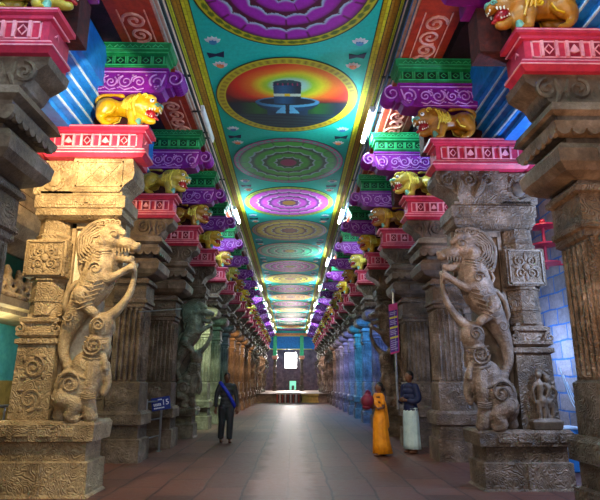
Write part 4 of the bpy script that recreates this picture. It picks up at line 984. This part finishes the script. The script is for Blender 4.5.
# dim walker on the left with a blue sash
r = person('person', (-1.72, 14.5, 0), 1.9, 1.0, 'person in dark clothes walking away with a bright blue sash', [down, down], [step1, step2])
b = MB()
for z, rx, ry in ((1.42, .11, .18), (1.32, .13, .19), (1.2, .125, .175), (1.08, .12, .165), (.98, .125, .175), (.9, .13, .18)): b.ell((0, 0, z), (rx, ry, .1))
for s in (-1, 1): b.chain([(0, 1.42, .07, s*.19), (.01, 1.25, .065, s*.25), (.0, 1.05, .055, s*.275), (-.02, .92, .045, s*.28)])
cloth(b, 'shirt', 'greycloth', r, voxel=.018)
b = MB()
for s, P in ((-1, step1), (1, step2)): b.tube([(x, s*.09+dy, z) for x, dy, z, q in P], [.125, .11, .09, .085, .075], 12); b.ell((0, s*.08, .92), (.12, .11, .08))
cloth(b, 'trousers', 'greycloth', r, voxel=.018)
b = MB(); b.ell((.02, 0, 1.685), (.1, .083, .09)); b.ell((.045, 0, 1.63), (.07, .078, .08)); cloth(b, 'hair', 'hair', r, smooth=True)
b = MB(); b.chain([(.0, 1.5, .05, .18), (-.13, 1.36, .045, .08), (-.15, 1.15, .045, -.06), (-.1, .95, .05, -.18), (.02, .88, .05, -.2)]); b.chain([(.0, 1.5, .05, .18), (.14, 1.36, .05, .1), (.16, 1.15, .05, -.05), (.12, .95, .05, -.17)]); cloth(b, 'sash', 'bluesash', r, smooth=True, label='bright blue sash')

# ---------------------------------------------------------------- lights
def area(loc, target, size, power, color, sy=None):
    l = bpy.data.lights.new('fill_light', 'AREA'); l.energy = power; l.color = color; l.size = size  # added area light without a lamp body
    if sy: l.shape = 'RECTANGLE'; l.size_y = sy
    o = bpy.data.objects.new('area_light', l); COL.objects.link(o); o.location = loc
    o.rotation_euler = (Vector(target)-Vector(loc)).to_track_quat('-Z', 'Y').to_euler(); return o
def spot(loc, target, power, color, ang=70, blend=.5, r=.1):
    l = bpy.data.lights.new('unseen_spot', 'SPOT'); l.energy = power; l.color = color; l.spot_size = radians(ang); l.spot_blend = blend; l.shadow_soft_size = r  # spot light whose source is unseen
    o = bpy.data.objects.new('spot_light', l); COL.objects.link(o); o.location = loc
    o.rotation_euler = (Vector(target)-Vector(loc)).to_track_quat('-Z', 'Y').to_euler(); return o
def point(loc, power, color, r=.12):
    l = bpy.data.lights.new('unseen_point', 'POINT'); l.energy = power; l.color = color; l.shadow_soft_size = r  # point light added out of view, without a lamp body
    o = bpy.data.objects.new('point_light', l); COL.objects.link(o); o.location = loc; return o
area((0, -1.2, 3.2), (0, 8, 3.4), 5, 115, (1.0, .88, .8), 4)          # added fill standing for daylight from the entrance behind
spot((-2.9, 6.2, 4.6), (-3.5, 8.4, 3.2), 300, (1.0, .76, .4), 130, .6, .05)   # warm flood on the tan pillar
point((-4.9, 8.8, 5.6), 130, (1.0, .7, .3))
point((-5.0, 9.6, 2.2), 30, (.9, .9, .6))
spot((2.0, 2.2, .6), (3.4, 5.2, 3.6), 300, (1.0, .5, .2), 70, .8, .2)     # orange uplight on the near right pillar
point((4.75, 7.0, 3.4), 260, (.4, .6, 1.0)); point((4.75, 10.9, 2.2), 70, (.35, .55, 1.0)); point((4.6, 9.3, 5.0), 35, (1.0, .6, .35))
spot((.9, 5.4, 4.6), (3.2, 8.2, 2.6), 170, (1.0, .8, .72), 70, .8, .15)  # unseen fill added for the right beast pillar front
spot((-1.0, 2.2, 4.4), (-3.0, 5.1, 4.4), 80, (.3, .62, 1.0), 80, .8, .2)
spot((.5, 9.5, 5.2), (2.6, 12.4, .8), 70, (1, .85, .8), 60, .8, .2)  # unseen fill added to brighten the people on the right
spot((-.5, 9.5, 5.2), (-3.1, 12.6, 2.5), 60, (.9, .8, .75), 80, .8, .2)
spot((-2.3, 6.4, 5.0), (-3.1, 7.8, 5.6), 120, (1.0, .86, .6), 70, .25, .02)
def wash(S, k, c, p):                     # added coloured light on one pillar front, source unseen
    Y = (8.18 if S > 0 else 7.8)+STEP*k
    spot((S*2.35, Y-1.75, 4.4), (S*3.2, Y+.1, 2.2), p, c, 75, .7, .15)
for k, c, p in ((4, (.06, .2, 1), 600), (5, (.02, .26, 1), 1000), (6, (.02, .36, 1), 900), (7, (.16, .26, 1), 1000), (8, (.2, .28, 1), 900), (9, (.35, .4, 1), 800), (10, (.5, .5, 1), 300), (11, (1, .7, .6), 260), (13, (1, .6, .5), 260), (15, (1, .7, .6), 260), (17, (1, .7, .6), 260)): wash(1, k, c, p)
for k, c, p in ((3, (.1, .7, .75), 45), (4, (.6, 1, .66), 800), (5, (.2, .8, .65), 110), (6, (.1, .5, .9), 80), (7, (1, .55, .2), 330), (8, (1, .6, .3), 200), (9, (1, .55, .22), 330), (11, (1, .6, .3), 330), (13, (1, .65, .4), 260), (15, (1, .65, .4), 260), (17, (1, .7, .5), 260)): wash(-1, k, c, p)
area((0, 67.4, 4.3), (0, 45, 0), 1.3, 600, (1.0, .85, .78), 1.8)         # daylight through the far window
area((0, 65, 6.5), (0, 40, .0), 3, 1000, (1.0, .8, .72), 2)  # warm fill added to brighten the far end

w = bpy.data.worlds.new('World'); SC.world = w; w.use_nodes = True
w.node_tree.nodes['Background'].inputs[0].default_value = (.55, .6, .75, 1); w.node_tree.nodes['Background'].inputs[1].default_value = .22

# ---------------------------------------------------------------- camera
cam = bpy.data.cameras.new('Camera'); co = bpy.data.objects.new('Camera', cam); COL.objects.link(co); SC.camera = co
Fp = 530.0; cam.sensor_fit = 'HORIZONTAL'; cam.sensor_width = 36; cam.lens = Fp/600*36; cam.clip_end = 200
th = atan((383-250)/Fp); psi = atan(8/Fp*cos(th))
co.location = (0, 0, 1.5); co.rotation_euler = (pi/2+th, 0, -psi)

SC.view_settings.view_transform = 'Standard'; SC.view_settings.look = 'None'; SC.view_settings.gamma = 1; SC.view_settings.use_curve_mapping = False
SC.view_settings.exposure = 0.68
SC.cycles.use_denoising = True; SC.cycles.max_bounces = 6; SC.cycles.diffuse_bounces = 4; SC.cycles.sample_clamp_indirect = 6.0
